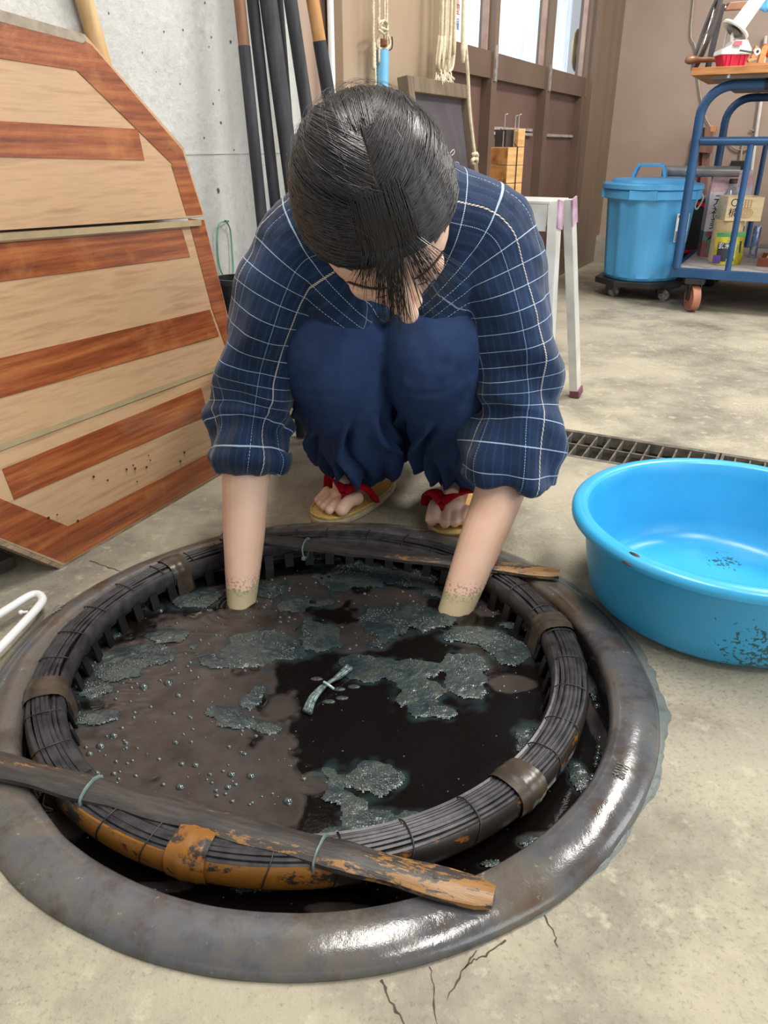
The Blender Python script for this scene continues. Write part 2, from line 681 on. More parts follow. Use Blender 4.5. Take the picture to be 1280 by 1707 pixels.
# panes, each with its curtained daylight behind
mg, nt, bs = new_mat('window_glass')
bs.inputs['Base Color'].default_value = (1, 1, 1, 1)
bs.inputs['Roughness'].default_value = 0.02
tr = N(nt, 'ShaderNodeBsdfTransparent')
mx = N(nt, 'ShaderNodeMixShader', i_0=0.08)
gl = N(nt, 'ShaderNodeBsdfGlossy', i_Roughness=0.03)
nt.links.new(tr.outputs[0], mx.inputs[1])
nt.links.new(gl.outputs[0], mx.inputs[2])
nt.links.new(mx.outputs[0], nt.nodes['Material Output'].inputs[0])
M_GLASS = mg
mc, nt, bs = new_mat('backlit_vinyl_curtain')
f = tex(nt, 5, 3, stretch=(6, 6, 1.0))
f2 = tex(nt, 9, 3)
col = ramp(nt, f, [(0.3, rgb(170, 200, 222)), (0.5, rgb(214, 226, 240)), (0.7, rgb(244, 244, 250))])
col = mixc(nt, ramp(nt, f2, [(0.45, 0.0), (0.7, 0.5)]), col, rgb(160, 200, 226))
nt.links.new(col, bs.inputs['Base Color'])
nt.links.new(col, bs.inputs['Emission Color'])
bs.inputs['Emission Strength'].default_value = 1.15
bs.inputs['Roughness'].default_value = 0.4
M_CURT = mc
spans = [(a_st, a_m1 - 0.02), (a_m1 + 0.02, a_m2 - 0.02), (a_m2 + 0.02, a_end - 0.03)]
for i, (p0, p1) in enumerate(spans):
    w = wallbox('window_%d' % (i + 1), p0, p1, -0.03, -0.026, Z_SILL, HT, M_GLASS)
    m = MB()
    vs, fs = [], []
    nn = 60
    for k in range(nn + 1):
        s = p0 - 0.02 + (p1 - p0 + (0.13 if i < 2 else 0.30)) * k / nn
        o = -0.125 - 0.02 * i + 0.010 * math.sin(s * 34 + i) + 0.006 * math.sin(s * 71)
        vs += [RM(s, o, Z_SILL - 0.1), RM(s, o, HT)]
        if k:
            fs.append((2 * k - 2, 2 * k, 2 * k + 1, 2 * k - 1))
    m.add(vs, fs).build('curtain', M_CURT, w, smooth=True, ang=180)
    g = MB()
    for (q0, q1) in ((p0, p0 + 0.014), (p1 - 0.014, p1)):
        g.prism([RM(q0, -0.035, Z_SILL), RM(q1, -0.035, Z_SILL), RM(q1, -0.015, Z_SILL), RM(q0, -0.015, Z_SILL)], (0, 0, HT - Z_SILL))
    g.build('pane_bead', M('pinkish_bead', rgb(170, 140, 126), rgb(150, 122, 108), rough=0.4), w)

# corner post of the window partition, and the dark gap beside it
wallbox('trim_2', a_end, 0.0, -0.06, 0.03, 0, HT, M_TRIMM)
A_PG = (BACK(1000, 60) - CORNER).dot(WN)
back = wallbox('wall_back', 0.0, 0.14, 0.0, 4.2, 0.0, HT, M_BROWN)
wallbox('post', -0.02, 0.0, 0.0, max(0.02, A_PG - 0.012), 0.0, HT, M_TRIMM, back)
wallbox('gap_strip', -0.004, 0.0, A_PG - 0.012, A_PG + 0.004, 0.0, HT, M_DARKMETAL, back)
# vertical sheet joints and the kerb under the back wall
for bb in (0.95, 1.85, 2.75):
    wallbox('sheet_joint', -0.004, 0.0, bb, bb + 0.006, 0.16, HT, M_BROWNW, back)
kz = BACK(980, 392, 0.06).z
for i, (b0, b1) in enumerate(((-0.05, 0.62), (0.63, 1.5), (1.51, 2.6), (2.61, 4.2))):
    if i == 0:
        b0 = 0.0
    wallbox('kerb_block', -0.07, -0.001, b0, b1, 0.0, kz, M_KERB, back)
# ceiling over the room
wallbox('ceiling', -7.2, 0.3, -0.16, 4.2, HT, HT + 0.08, M_CEIL)
for (x, y) in ((0.15, 1.1), (1.9, 2.2), (0.9, -0.2)):
    lt = thing('ceiling_lamp_housing', 'white strip lamp housing under the ceiling at %.1f m' % y, 'lamp', (x, y, HT - 0.001))
    MB().box((x, y, HT - 0.008), (0.34, 1.24, 0.014)).build('housing', MATS['white_plastic'], lt)
    lt['label'] = {1.1: 'white ceiling strip lamp right above the dye vat', 2.2: 'white ceiling strip lamp above the blue cart', -0.2: 'white ceiling strip lamp behind the photographer'}[y]

# ------------------------------------------------------------------ drain grate
M_GRATE = M('galvanised_steel', rgb(140, 134, 122), rgb(104, 98, 88), scale=50, rough=0.45, metallic=0.5, spots=(rgb(80, 70, 58), 30, 0.62))


def grate(s0, s1, label):
    g = thing('drain_grate', label, 'drain grate', gpt((s0 + s1) / 2, 0, -0.02), 'steel grates over the floor drain')
    H = 0.022
    fw = 0.012
    for w in (-hw + fw / 2 + 0.001, hw - fw / 2 - 0.001):
        MB().beam(gpt(s0, w, -H / 2), gpt(s1, w, -H / 2), fw, H).build('side_rail', M_GRATE, g)
    for s in (s0 + 0.003, s1 - 0.003):
        MB().beam(gpt(s, -hw + fw + 0.001, -H / 2), gpt(s, hw - fw - 0.001, -H / 2), 0.006, H).build('end_bar', M_GRATE, g)
    n = int((s1 - s0) / 0.0285)
    for k in range(1, n):
        s = s0 + (s1 - s0) * k / n
        MB().beam(gpt(s, -hw + fw, -H / 2 - 0.001), gpt(s, hw - fw, -H / 2 - 0.001), 0.0035, H - 0.002).build('cross_bar', M_GRATE, g)
    MB().beam(gpt(s0 + 0.006, 0.0, -0.006), gpt(s1 - 0.006, 0.0, -0.006), 0.005, 0.009).build('centre_bar', M_GRATE, g)


sj = (G(1203, 752) - gpt(0, 0)).dot(WN)
grate(S0 + 0.002, sj - 0.002, 'grey steel drain grate running behind the squatting person to the joint')
grate(sj + 0.002, S2 - 0.002, 'short stretch of grey drain grate behind the right edge of the blue tub')

# ================================================================== VAT
vm, nt, bs = new_mat('glazed_stoneware')
f = tex(nt, 6.5, 7, 0.65)
f2 = tex(nt, 22, 6, 0.7)
f3 = tex(nt, 60, 5, 0.7)
col = ramp(nt, f, [(0.36, rgb(88, 74, 60)), (0.47, rgb(96, 91, 85)), (0.56, rgb(83, 84, 87)), (0.66, rgb(72, 58, 46))])
col = mixc(nt, ramp(nt, f2, [(0.5, 0.0), (0.66, 0.7)]), col, rgb(60, 52, 46))
col = mixc(nt, ramp(nt, f3, [(0.64, 0.0), (0.7, 0.7)]), col, rgb(150, 142, 130))
nt.links.new(col, bs.inputs['Base Color'])
nt.links.new(ramp(nt, f2, [(0.35, 0.10), (0.7, 0.28)]), bs.inputs['Roughness'])
bs.inputs['Specular IOR Level'].default_value = 0.6
bump(nt, bs, math_n(nt, 'ADD', f2, math_n(nt, 'MULTIPLY', f3, 0.3)), 0.22, 0.003)
M_GLAZE = vm

vat = thing('sunken_vat', 'round glazed stoneware dye vat sunk in the concrete floor', 'vat', VAT_C)
prof = [(R_OUT - 0.014, -0.05), (R_OUT - 0.0005, -0.002), (R_OUT + 0.0005, 0.003), (R_OUT - 0.004, 0.008), (R_OUT - 0.012, 0.0125), (R_OUT - 0.024, 0.0155),
        (R_OUT - 0.034, 0.0165), (R_IN + 0.012, 0.016), (R_IN + 0.005, 0.0145), (R_IN + 0.001, 0.010), (R_IN - 0.001, 0.003), (R_IN, -0.006), (R_IN + 0.001, -0.014), (R_IN + 0.002, -0.03), (R_IN + 0.002, -0.05)]
mb = MB()
vs, fs = [], []
SEG = 240
for k in range(SEG):
    a = 2 * PI * k / SEG
    ca, sa = math.cos(a), math.sin(a)
    for i, (r, z) in enumerate(prof):
        w = noise.noise(Vector((ca * 3, sa * 3, i * 0.12))) * 0.0022 + noise.noise(Vector((ca * 11, sa * 11, i * 0.3))) * 0.0008
        vs.append(VAT_C + Vector((ca * (r + w), sa * (r + w), z + w * 0.5)))
n = len(prof)
for k in range(SEG):
    l = (k + 1) % SEG
    for i in range(n - 1):
        fs.append((k * n + i, l * n + i, l * n + i + 1, k * n + i + 1))
mb.add(vs, fs)
mb.build('rim', M_GLAZE, vat, smooth=True, ang=180)
MB().lathe([(R_IN + 0.002, -0.05), (R_IN + 0.03, -0.2), (R_IN - 0.04, -0.55), (0.001, -0.60)], VAT_C, 96).build(
    'vat_wall', M('dye_stained_stoneware', rgb(34, 30, 30), rgb(20, 20, 24), rough=0.5), vat, smooth=True)
# stamped marks on the rim
M_MARK = M('rim_stamp', rgb(132, 128, 122), rgb(104, 100, 96), scale=90, rough=0.35)
mk = G(1035, 1285, 0.016)
rad = (mk - VAT_C)
rad.z = 0
rad.normalize()
tan = Vector((-rad.y, rad.x, 0))
st = MB()
for k, (w, h) in enumerate([(0.011, 0), (0.008, 0.004), (0.010, 0.007), (0.009, 0.0105), (0.011, 0.015)]):
    c = mk + tan * (0.008 - h * 1.1) + UPZ * 0.0012
    st.tube([c - rad * w * 0.6, c + rad * 0.001 + UPZ * 0.0004, c + rad * w * 0.6 - tan * 0.001], 0.0007, 6)
st.tube([mk + tan * -0.004 - rad * 0.006 + UPZ * 0.001, mk + tan * -0.006 - rad * 0.001 + UPZ * 0.0012, mk + tan * -0.011 - rad * 0.004 + UPZ * 0.001], 0.0007, 6)
st.tube([mk + tan * -0.004 + rad * 0.002 + UPZ * 0.001, mk + tan * -0.007 + rad * 0.006 + UPZ * 0.0012, mk + tan * -0.010 + rad * 0.002 + UPZ * 0.001], 0.0007, 6)
st.build('stamped_mark', M_MARK, vat, smooth=True)
mk = G(92, 1017, 0.016)
rad = (mk - VAT_C); rad.z = 0; rad.normalize()
tan = Vector((-rad.y, rad.x, 0))
st = MB()
for k in range(9):
    c = mk + tan * (-0.014 + k * 0.0035) + UPZ * 0.0004 + rad * 0.002 * math.sin(k)
    d = (rad * 0.007 + tan * 0.006)
    st.tube([c - d * (0.5 + 0.2 * math.sin(k * 2)), c + UPZ * 0.0006, c + d * 0.5], 0.0007, 6)
st.build('stamped_mark', M_MARK, vat, smooth=True)

# ------------------------------------------------------------------ dye liquid, film, foam, bubbles
ZL = -0.030
RES = 0.0022
LR = 0.36
nx = int(2 * LR / RES) + 1
gx = np.linspace(-LR, LR, nx)
X, Y = np.meshgrid(gx, gx, indexing='ij')
X = X + VAT_C.x
Y = Y + VAT_C.y


def vnoise(x, y, s, seed=0):
    """smooth value noise on arrays"""
    r = np.random.default_rng(seed)
    T = r.random((128, 128))
    u, v = x * s + 40 + seed, y * s + 40
    i, j = np.floor(u).astype(int), np.floor(v).astype(int)
    fu, fv = u - i, v - j
    fu, fv = fu * fu * (3 - 2 * fu), fv * fv * (3 - 2 * fv)
    i, j = i % 128, j % 128
    i1, j1 = (i + 1) % 128, (j + 1) % 128
    return (T[i, j] * (1 - fu) * (1 - fv) + T[i1, j] * fu * (1 - fv) + T[i, j1] * (1 - fu) * fv + T[i1, j1] * fu * fv)


def fbm(x, y, s, seed=0, o=4):
    t, a, w = 0, 1.0, 0
    for k in range(o):
        t = t + a * vnoise(x, y, s * 2 ** k, seed + k)
        w += a
        a *= 0.55
    return t / w


def blobs(lst, soft=1.0, wob=0.35):
    """union of ellipses given where they were measured on the liquid: (px, py, half-width px, half-height px)"""
    f = np.full(X.shape, -1.0)
    for (px, py, rx, ry) in lst:
        c = G(px, py, ZL)
        ex = abs(G(px + rx, py, ZL).x - c.x)
        ey = abs(G(px, py - ry, ZL).y - G(px, py + ry, ZL).y) / 2
        d = 1 - np.sqrt(((X - c.x) / ex) ** 2 + ((Y - c.y) / ey) ** 2)
        f = np.maximum(f, d)
    f = f + (fbm(X, Y, 26, 5, 3) - 0.5) * wob * 3.0 + (fbm(X, Y, 90, 9, 2) - 0.5) * wob * 0.5
    return f


# film = brown scum on the left, plus brownish reflections painted in the rim gap; foam = teal froth rafts
film = blobs([(330, 1210, 150, 130), (260, 1110, 120, 70), (400, 1060, 130, 60), (360, 1300, 120, 90), (450, 1350, 80, 60), (200, 1230, 80, 80),
              (480, 990, 110, 30), (650, 1010, 70, 30), (560, 1060, 110, 25), (820, 1010, 40, 20), (300, 1350, 90, 40), (130, 1330, 60, 30),
              (860, 1140, 40, 14), (520, 1310, 30, 20), (95, 1375, 50, 26), (250, 1478, 60, 9), (990, 1200, 12, 50), (900, 1400, 46, 18), (560, 1515, 60, 8)], wob=0.38)
foam = blobs([(440, 1080, 90, 26), (530, 1060, 40, 30), (500, 1005, 46, 16), (400, 1100, 60, 20), (660, 1120, 90, 18), (600, 1108, 40, 14),
              (700, 1160, 50, 34), (770, 1130, 36, 40), (790, 1105, 30, 16), (720, 1185, 44, 14), (850, 1085, 38, 26), (800, 1060, 60, 14),
              (640, 1040, 46, 30), (700, 1030, 50, 20), (590, 960, 60, 22), (450, 985, 40, 14), (330, 1000, 50, 16), (680, 960, 50, 18),
              (420, 1170, 30, 22), (380, 1190, 36, 14), (440, 1215, 30, 12), (400, 1205, 40, 14),
              (605, 1300, 62, 34), (570, 1330, 44, 20), (640, 1300, 36, 22), (610, 1370, 60, 26), (590, 1345, 30, 30), (700, 1365, 44, 18), (560, 1390, 40, 18), (660, 1390, 50, 14),
              (895, 1225, 30, 28), (880, 1255, 20, 14), (930, 1260, 14, 22), (910, 1180, 12, 10),
              (150, 1150, 40, 16), (230, 1090, 60, 20), (190, 1120, 40, 18), (150, 1195, 40, 14), (270, 1060, 40, 12), (230, 1010, 40, 10), (180, 1060, 22, 12),
              (740, 990, 30, 12), (870, 1045, 40, 10), (560, 925, 120, 8), (760, 935, 60, 8), (880, 1400, 26, 12), (962, 1290, 16, 26), (815, 1440, 26, 9), (420, 1484, 50, 7), (985, 1150, 10, 26)], wob=0.42)
rr = np.sqrt((X - VAT_C.x) ** 2 + (Y - VAT_C.y) ** 2)
ridge = np.where(np.abs(film) < 0.12, 0.0008 * (1 - np.abs(film) / 0.12), 0)
wave = (fbm(X, Y, 9, 21, 3) - 0.5) * 0.0055 + (fbm(X, Y, 40, 31, 2) - 0.5) * 0.0007
wave *= 0.35 + 0.9 * np.clip(film * 6 + 0.5, 0, 1)
for (px, py, am) in ((235, 1080, 0.0035), (150, 1170, 0.003), (200, 1200, 0.0018), (700, 1060, 0.002), (330, 1090, 0.002)):
    c = G(px, py, ZL)
    d = np.sqrt((X - c.x) ** 2 + (Y - c.y) ** 2)
    wave = wave + am * np.exp(-(d / 0.05) ** 2) * (fbm(X * 0.6, Y, 60, 61, 2) - 0.5) * 2
for (px, py) in ((403, 1008), (758, 1028)):
    c = G(px, py, ZL)
    d = np.sqrt((X - c.x) ** 2 + (Y - c.y) ** 2)
    wave = wave + 0.0006 * np.cos(d * 420) * np.exp(-((d - 0.03) / 0.03) ** 2)
Z = ZL + wave + ridge
foam_m = np.clip(foam / 0.10, 0, 1)

# spherical-cap relief for the froth
def bub(x, y, n, r0, r1, seed, inside):
    """hemispherical caps scattered where `inside` allows; returns height field and the list"""
    r = np.random.default_rng(seed)
    H = np.zeros(x.shape)
    out = []
    ii, jj = np.where(inside)
    pick = r.integers(0, len(ii), n)
    for k in pick:
        cx, cy = x[ii[k], jj[k]], y[ii[k], jj[k]]
        out.append((cx, cy, r.uniform(r0, r1)))
    return out


ok = rr < LR - 0.004
idx = -np.ones(X.shape, int)
ids = np.where(ok)
idx[ids] = np.arange(len(ids[0]))
vv = np.stack([X[ids], Y[ids], Z[ids]], 1)
q = np.stack([idx[:-1, :-1], idx[1:, :-1], idx[1:, 1:], idx[:-1, 1:]], -1).reshape(-1, 4)
q = q[(q >= 0).all(1)]
me = bpy.data.meshes.new('indigo_dye_liquid')
me.from_pydata(vv.tolist(), [], q.tolist())
at = me.attributes.new('film', 'FLOAT', 'POINT')
at.data.foreach_set('value', np.clip(film[ids] * 6 + 0.3, 0, 1).astype(np.float32))
at = me.attributes.new('froth', 'FLOAT', 'POINT')
at.data.foreach_set('value', (np.clip((foam[ids] + 0.32) * 3.5, 0, 1) * np.clip(fbm(X[ids], Y[ids], 50, 91, 4) * 3 - 1.1, 0, 1)).astype(np.float32))
me.shade_smooth()
lm, nt, bs = new_mat('indigo_dye_liquid')
ga = N(nt, 'ShaderNodeAttribute', attribute_name='film')
f = tex(nt, 14, 6, 0.6)
ff = N(nt, 'ShaderNodeAttribute', attribute_name='froth')
filmcol = ramp(nt, f, [(0.3, rgb(42, 36, 34)), (0.5, rgb(66, 59, 56)), (0.7, rgb(50, 43, 38))])
basec = mixc(nt, ga.outputs['Fac'], rgb(19, 16, 14), filmcol)
nt.links.new(mixc(nt, ff.outputs['Fac'], basec, rgb(40, 52, 54)), bs.inputs['Base Color'])
nt.links.new(math_n(nt, 'MULTIPLY_ADD', ga.outputs['Fac'], 0.2, 0.03), bs.inputs['Roughness'])
bs.inputs['IOR'].default_value = 1.33
bump(nt, bs, tex(nt, 120, 4, 0.6), 0.15, 0.0015)
me.materials.append(lm)
liq = bpy.data.objects.new('indigo_dye_liquid', me)
COL.objects.link(liq)
tag(liq, 'near-black dye liquid with a brown film in the round vat', 'dye liquid', kind='stuff')

# foam rafts
fm = (foam > 0.02) & ok & (rr < R_IN + 0.004)
cell = fbm(X, Y, 220, 77, 2)
hgt = 0.0010 * np.clip(foam / 0.22, 0, 1) + np.clip(foam, 0, 0.6) * 0.003 * cell + (cell - 0.5) * 0.0012 * np.clip(foam / 0.15, 0, 1)
Zf = ZL + wave - 0.0005 + 0.0011 * np.clip(foam / 0.06, 0, 1) + hgt
idf = -np.ones(X.shape, int)
ids = np.where(fm)
idf[ids] = np.arange(len(ids[0]))
vv = np.stack([X[ids], Y[ids], Zf[ids]], 1)
q = np.stack([idf[:-1, :-1], idf[1:, :-1], idf[1:, 1:], idf[:-1, 1:]], -1).reshape(-1, 4)
q = q[(q >= 0).all(1)]
me = bpy.data.meshes.new('indigo_foam')
me.from_pydata(vv.tolist(), [], q.tolist())
me.shade_smooth()
fmat, nt, bs = new_mat('indigo_froth')
f = tex(nt, 26, 6, 0.65)
g = tex(nt, 420, 2, 0.5, kind='voronoi')
col = ramp(nt, f, [(0.34, rgb(40, 52, 55)), (0.5, rgb(62, 76, 76)), (0.62, rgb(86, 92, 84)), (0.72, rgb(52, 50, 42))])
col = mixc(nt, ramp(nt, g, [(0.1, 0.0), (0.6, 0.55)]), col, rgb(28, 34, 36))
nt.links.new(col, bs.inputs['Base Color'])
bs.inputs['Roughness'].default_value = 0.28
bs.inputs['Specular IOR Level'].default_value = 0.6
bump(nt, bs, g, 0.35, 0.0012)
me.materials.append(fmat)
fo = bpy.data.objects.new('indigo_foam', me)
COL.objects.link(fo)
tag(fo, 'grey-green rafts of dye froth floating on the dark liquid', 'foam', kind='stuff')

# bubbles
spots_b = bub(X, Y, 2600, 0.0005, 0.0019, 3, (foam > 0.10) & (fbm(X, Y, 30, 123, 3) > 0.56) & (rr < R_IN - 0.003))
spots_b += bub(X, Y, 230, 0.0008, 0.0034, 4, (film > 0.0) & (foam < 0) & (rr < R_IN - 0.02))
spots_b += bub(X, Y, 90, 0.0005, 0.0014, 5, (film < 0) & (foam < 0) & (rr < R_IN - 0.02))
for (px, py, r) in [(281, 1139, 10), (240, 1144, 10), (303, 1272, 6), (319, 1237, 5), (386, 1290, 8), (418, 1292, 8), (293, 1238, 6), (168, 1245, 9), (190, 1226, 8),
                    (150, 1258, 7), (300, 1310, 8), (326, 1274, 7), (480, 1335, 9), (210, 1238, 6), (387, 1334, 5), (337, 1344, 6), (380, 1311, 7), (350, 1290, 5),
                    (290, 1190, 5), (265, 1265, 5), (298, 1160, 7), (162, 1290, 7), (190, 1290, 6), (506, 1297, 6), (320, 940, 5), (268, 1018, 6)]:
    c = G(px, py, ZL)
    spots_b.append((c.x, c.y, r * 0.00068))
for i in range(46):                                    # larger bubbles ringing the basket hoop outside
    a = random.uniform(-2.6, 0.5)
    spots_b.append((VAT_C.x + math.cos(a) * 0.345, VAT_C.y + math.sin(a) * 0.345, random.uniform(0.001, 0.005)))
bmb = MB()
oct_v = []
for i in range(1, 4):
    th = PI / 2 * i / 3
    for k in range(8):
        a = 2 * PI * k / 8
        oct_v.append((math.sin(th) * math.cos(a), math.sin(th) * math.sin(a), math.cos(th)))
bf = [(0, 1 + k, 1 + (k + 1) % 8) for k in range(8)]
for i in range(2):
    for k in range(8):
        a = 1 + i * 8
        bf.append((a + k, a + 8 + k, a + 8 + (k + 1) % 8, a + (k + 1) % 8))
base = np.array([(0, 0, 1.0)] + oct_v)
for (x, y, r) in spots_b:
    i = min(max(int((x - VAT_C.x + LR) / RES), 0), nx - 1)
    j = min(max(int((y - VAT_C.y + LR) / RES), 0), nx - 1)
    z = Zf[i, j] if fm[i, j] else Z[i, j]
    bmb.add((base * (r, r, r * 0.75) + (x, y, z - r * 0.1)).tolist(), bf)
bm_, nt, bs = new_mat('bubble_skin')
bs.inputs['Base Color'].default_value = rgb(58, 66, 66)
bs.inputs['Roughness'].default_value = 0.06
bs.inputs['Specular IOR Level'].default_value = 0.9
bo = bmb.build('froth_bubbles', bm_, None, smooth=True, ang=180, recalc=False)
tag(bo, 'dark shiny bubbles scattered over film and froth', 'bubbles', kind='stuff')

# small tied cloth tip breaking the surface
tm = M('wet_pale_cloth', rgb(128, 148, 144), rgb(52, 66, 68), scale=160, rough=0.2, bmp=0.4)
tt = thing('tied_cloth_tip', 'small twisted grey-green cloth tip poking out of the liquid mid-vat', 'cloth', G(550, 1141, ZL))
pts = [(512, 1185), (520, 1165), (535, 1150), (550, 1140), (565, 1128), (582, 1112)]
for off in (-0.0028, 0.0, 0.0028):
    pp = []
    for i, (x, y) in enumerate(pts):
        p = G(x, y, ZL + 0.006)
        spread = abs(i - 3) / 3
        p += Vector((0.7, -0.5, 0)) * off * (0.3 + spread * 1.4)
        p.z = ZL + 0.003 + 0.006 * (1 - spread * 0.8) + 0.001 * math.sin(i * 2 + off * 900)
        pp.append(p)
    sp_ = smooth_path(pp, 4)
    MB().tube(sp_, [0.0022 + 0.0012 * abs(i / len(sp_) - 0.5) * 2 for i in range(len(sp_))], 7).build('twist', tm, tt, smooth=True, ang=180)
MB().tube(smooth_path([G(540, 1137, ZL + 0.012), G(548, 1142, ZL + 0.015), G(556, 1148, ZL + 0.010)], 4), 0.0018, 6).build(
    'tie_thread', M('pale_thread', rgb(190, 214, 216), rgb(150, 176, 180), scale=200, rough=0.4), tt, smooth=True)
for (px, py) in ((528, 1133), (565, 1150), (590, 1146), (548, 1171), (570, 1165)):
    c = G(px, py, ZL)
    MB().ball(c + UPZ * 0.001, (0.009, 0.0045, 0.0022), 10, 6).build('cloth_fold', M('wet_dark_cloth', rgb(38, 42, 42), rgb(70, 74, 70), scale=220, rough=0.15, bmp=0.6), tt, smooth=True, ang=180)

# ------------------------------------------------------------------ bamboo ring basket
BC = Vector((-0.0905, 0.8225, 0.004))
RB = 0.327
M_BBLK = M('indigo_black_bamboo', rgb(66, 64, 66), rgb(38, 37, 40), scale=60, rough=0.38, stretch=(1, 1, 1), spots=(rgb(104, 98, 90), 30, 0.66), bmp=0.3)
M_BORG, nt, bs = new_mat('worn_orange_bamboo')
f = tex(nt, 24, 6, 0.65, stretch=(1, 1, 2))
f2 = tex(nt, 60, 5, 0.7)
tc = N(nt, 'ShaderNodeTexCoord')
dd_ = N(nt, 'ShaderNodeVectorMath', operation='DISTANCE')
nt.links.new(tc.outputs['Object'], dd_.inputs[0])
dd_.inputs[1].default_value = tuple(G(330, 1420, 0.0))       # the hoop is rubbed bare on this side
bare = ramp(nt, dd_.outputs['Value'], [(0.08, 0.16), (0.26, -0.02)])
mk_ = ramp(nt, math_n(nt, 'ADD', math_n(nt, 'MULTIPLY_ADD', f, 0.7, math_n(nt, 'MULTIPLY', f2, 0.3)), bare), [(0.585, 0.0), (0.625, 1.0)])
col = mixc(nt, mk_, rgb(44, 38, 34), mixc(nt, f2, rgb(150, 98, 32), rgb(104, 64, 22)))
nt.links.new(col, bs.inputs['Base Color'])
bs.inputs['Roughness'].default_value = 0.3
bump(nt, bs, f2, 0.25, 0.002)
M_BWRAP = M('dark_bamboo_wrap', rgb(78, 66, 52), rgb(52, 46, 42), scale=40, rough=0.3, bmp=0.3)
basket = thing('ring_basket', 'dark bamboo-hooped ring basket floating in the dye vat', 'basket', BC)


def ringp(a, r, z):
    # the ring sits a touch higher on the near side, where the slat carries it
    return BC + Vector((math.cos(a) * r, math.sin(a) * r, z + 0.004 * (-math.sin(a))))


strip_prof = [(-0.017, 0.010), (-0.012, 0.0125), (-0.007, 0.014), (-0.002, 0.0148), (0.003, 0.0145), (0.008, 0.0132), (0.0125, 0.011),
              (-0.018, 0.003), (-0.0185, -0.005), (0.0, 0.004)]
for j, (dr, z) in enumerate(strip_prof):
    pts = []
    ph = random.uniform(0, 6)
    for k in range(144):
        a = 2 * PI * k / 144
        w = 0.0009 * math.sin(a * 5 + ph) + 0.0006 * math.sin(a * 13 + ph * 2)
        pts.append(ringp(a, RB + dr + w, z + 0.7 * w))
    fat = 0.0024 if j < 9 else 0.012
    MB().tube(pts, fat, 6, closed=True, r2=fat * 1.05).build('bamboo_strip', M_BBLK, basket, smooth=True, ang=35)
# broad outer and inner bands
for (dr, nm, mat_) in ((0.0158, 'outer_hoop', M_BORG), (-0.021, 'inner_hoop', M_BBLK)):
    vs, fs = [], []
    for k in range(180):
        a = 2 * PI * k / 180
        for (e, z) in ((0, -0.016), (0.003, -0.010), (0.004, 0.0), (0.003, 0.008), (0, 0.0125), (-0.003, 0.0115), (-0.003, -0.015)):
            vs.append(ringp(a, RB + dr + (e if dr > 0 else -e), z))
    for k in range(180):
        l = (k + 1) % 180
        for i in range(7):
            fs.append((k * 7 + i, l * 7 + i, l * 7 + (i + 1) % 7, k * 7 + (i + 1) % 7))
    MB().add(vs, fs).build(nm, mat_, basket, smooth=True)


def section(a, sc=1.0, n=20):
    """loop around the bundle at angle a"""
    out = []
    for k in range(n):
        t = 2 * PI * k / n
        c, s = math.cos(t), math.sin(t)
        x = 0.0215 * sc * math.copysign(abs(c) ** 0.7, c)
        z = (0.017 if s > 0 else 0.019) * sc * math.copysign(abs(s) ** 0.8, s)
        out.append((x, z))
    return out


def ang_of(px, py):
    p = G(px, py, 0.015)
    return math.atan2(p.y - BC.y, p.x - BC.x)


wraps = [(302, 945), (65, 1155), (914, 1040), (886, 1318), (316, 1425)]
wa = [ang_of(*w) for w in wraps]
for i, a0 in enumerate(wa):
    vs, fs = [], []
    wid = 0.038 if i != 0 else 0.034
    m = 12
    for q in range(m + 1):
        a = a0 + (q / m - 0.5) * wid / RB
        bulge = 1.13 + 0.05 * math.sin(PI * q / m) + (0.03 if q in (4, 5, 9) else 0)
        for (x, z) in section(a, bulge):
            vs.append(ringp(a, RB - 0.002 + x, z))
        if q:
            for k in range(20):
                l = (k + 1) % 20
                fs.append(((q - 1) * 20 + k, (q - 1) * 20 + l, q * 20 + l, q * 20 + k))
    MB().add(vs, fs).build('bamboo_wrap', M_BORG if i == 4 else M_BWRAP, basket, smooth=True, ang=50)
    # tail of the wrap going down into the liquid
    MB().beam(ringp(a0, RB - 0.026, 0.0), ringp(a0, RB - 0.034, -0.07), 0.026, 0.004, up=Vector((math.cos(a0), math.sin(a0), 0))).build('wrap_tail', M_BWRAP, basket)
M_WIRE = M('tie_wire', rgb(40, 38, 38), rgb(24, 22, 22), rough=0.4)
for k in range(34):
    a = 2 * PI * (k + 0.4) / 34 + random.uniform(-0.03, 0.03)
    if min(abs((a - w + PI) % (2 * PI) - PI) for w in wa) < 0.07:
        continue
    tilt = 0.02
    pts = [ringp(a + tilt * math.sin(2 * PI * q / 20), RB - 0.002 + x, z) for q, (x, z) in enumerate(section(a, 1.04))]
    MB().tube(pts, 0.0008, 5, closed=True).build('tie_wire', M_WIRE, basket, smooth=True, ang=180)
# side slats of the basket going down
M_SLATD = M('dye_black_slat', rgb(30, 28, 30), rgb(20, 19, 21), scale=60, rough=0.3)
for k in range(56):
    a = 2 * PI * k / 56
    MB().beam(ringp(a, RB - 0.025, -0.008), ringp(a, RB - 0.05, -0.12), 0.014, 0.003, up=Vector((math.cos(a), math.sin(a), 0))).build('basket_slat', M_SLATD, basket)

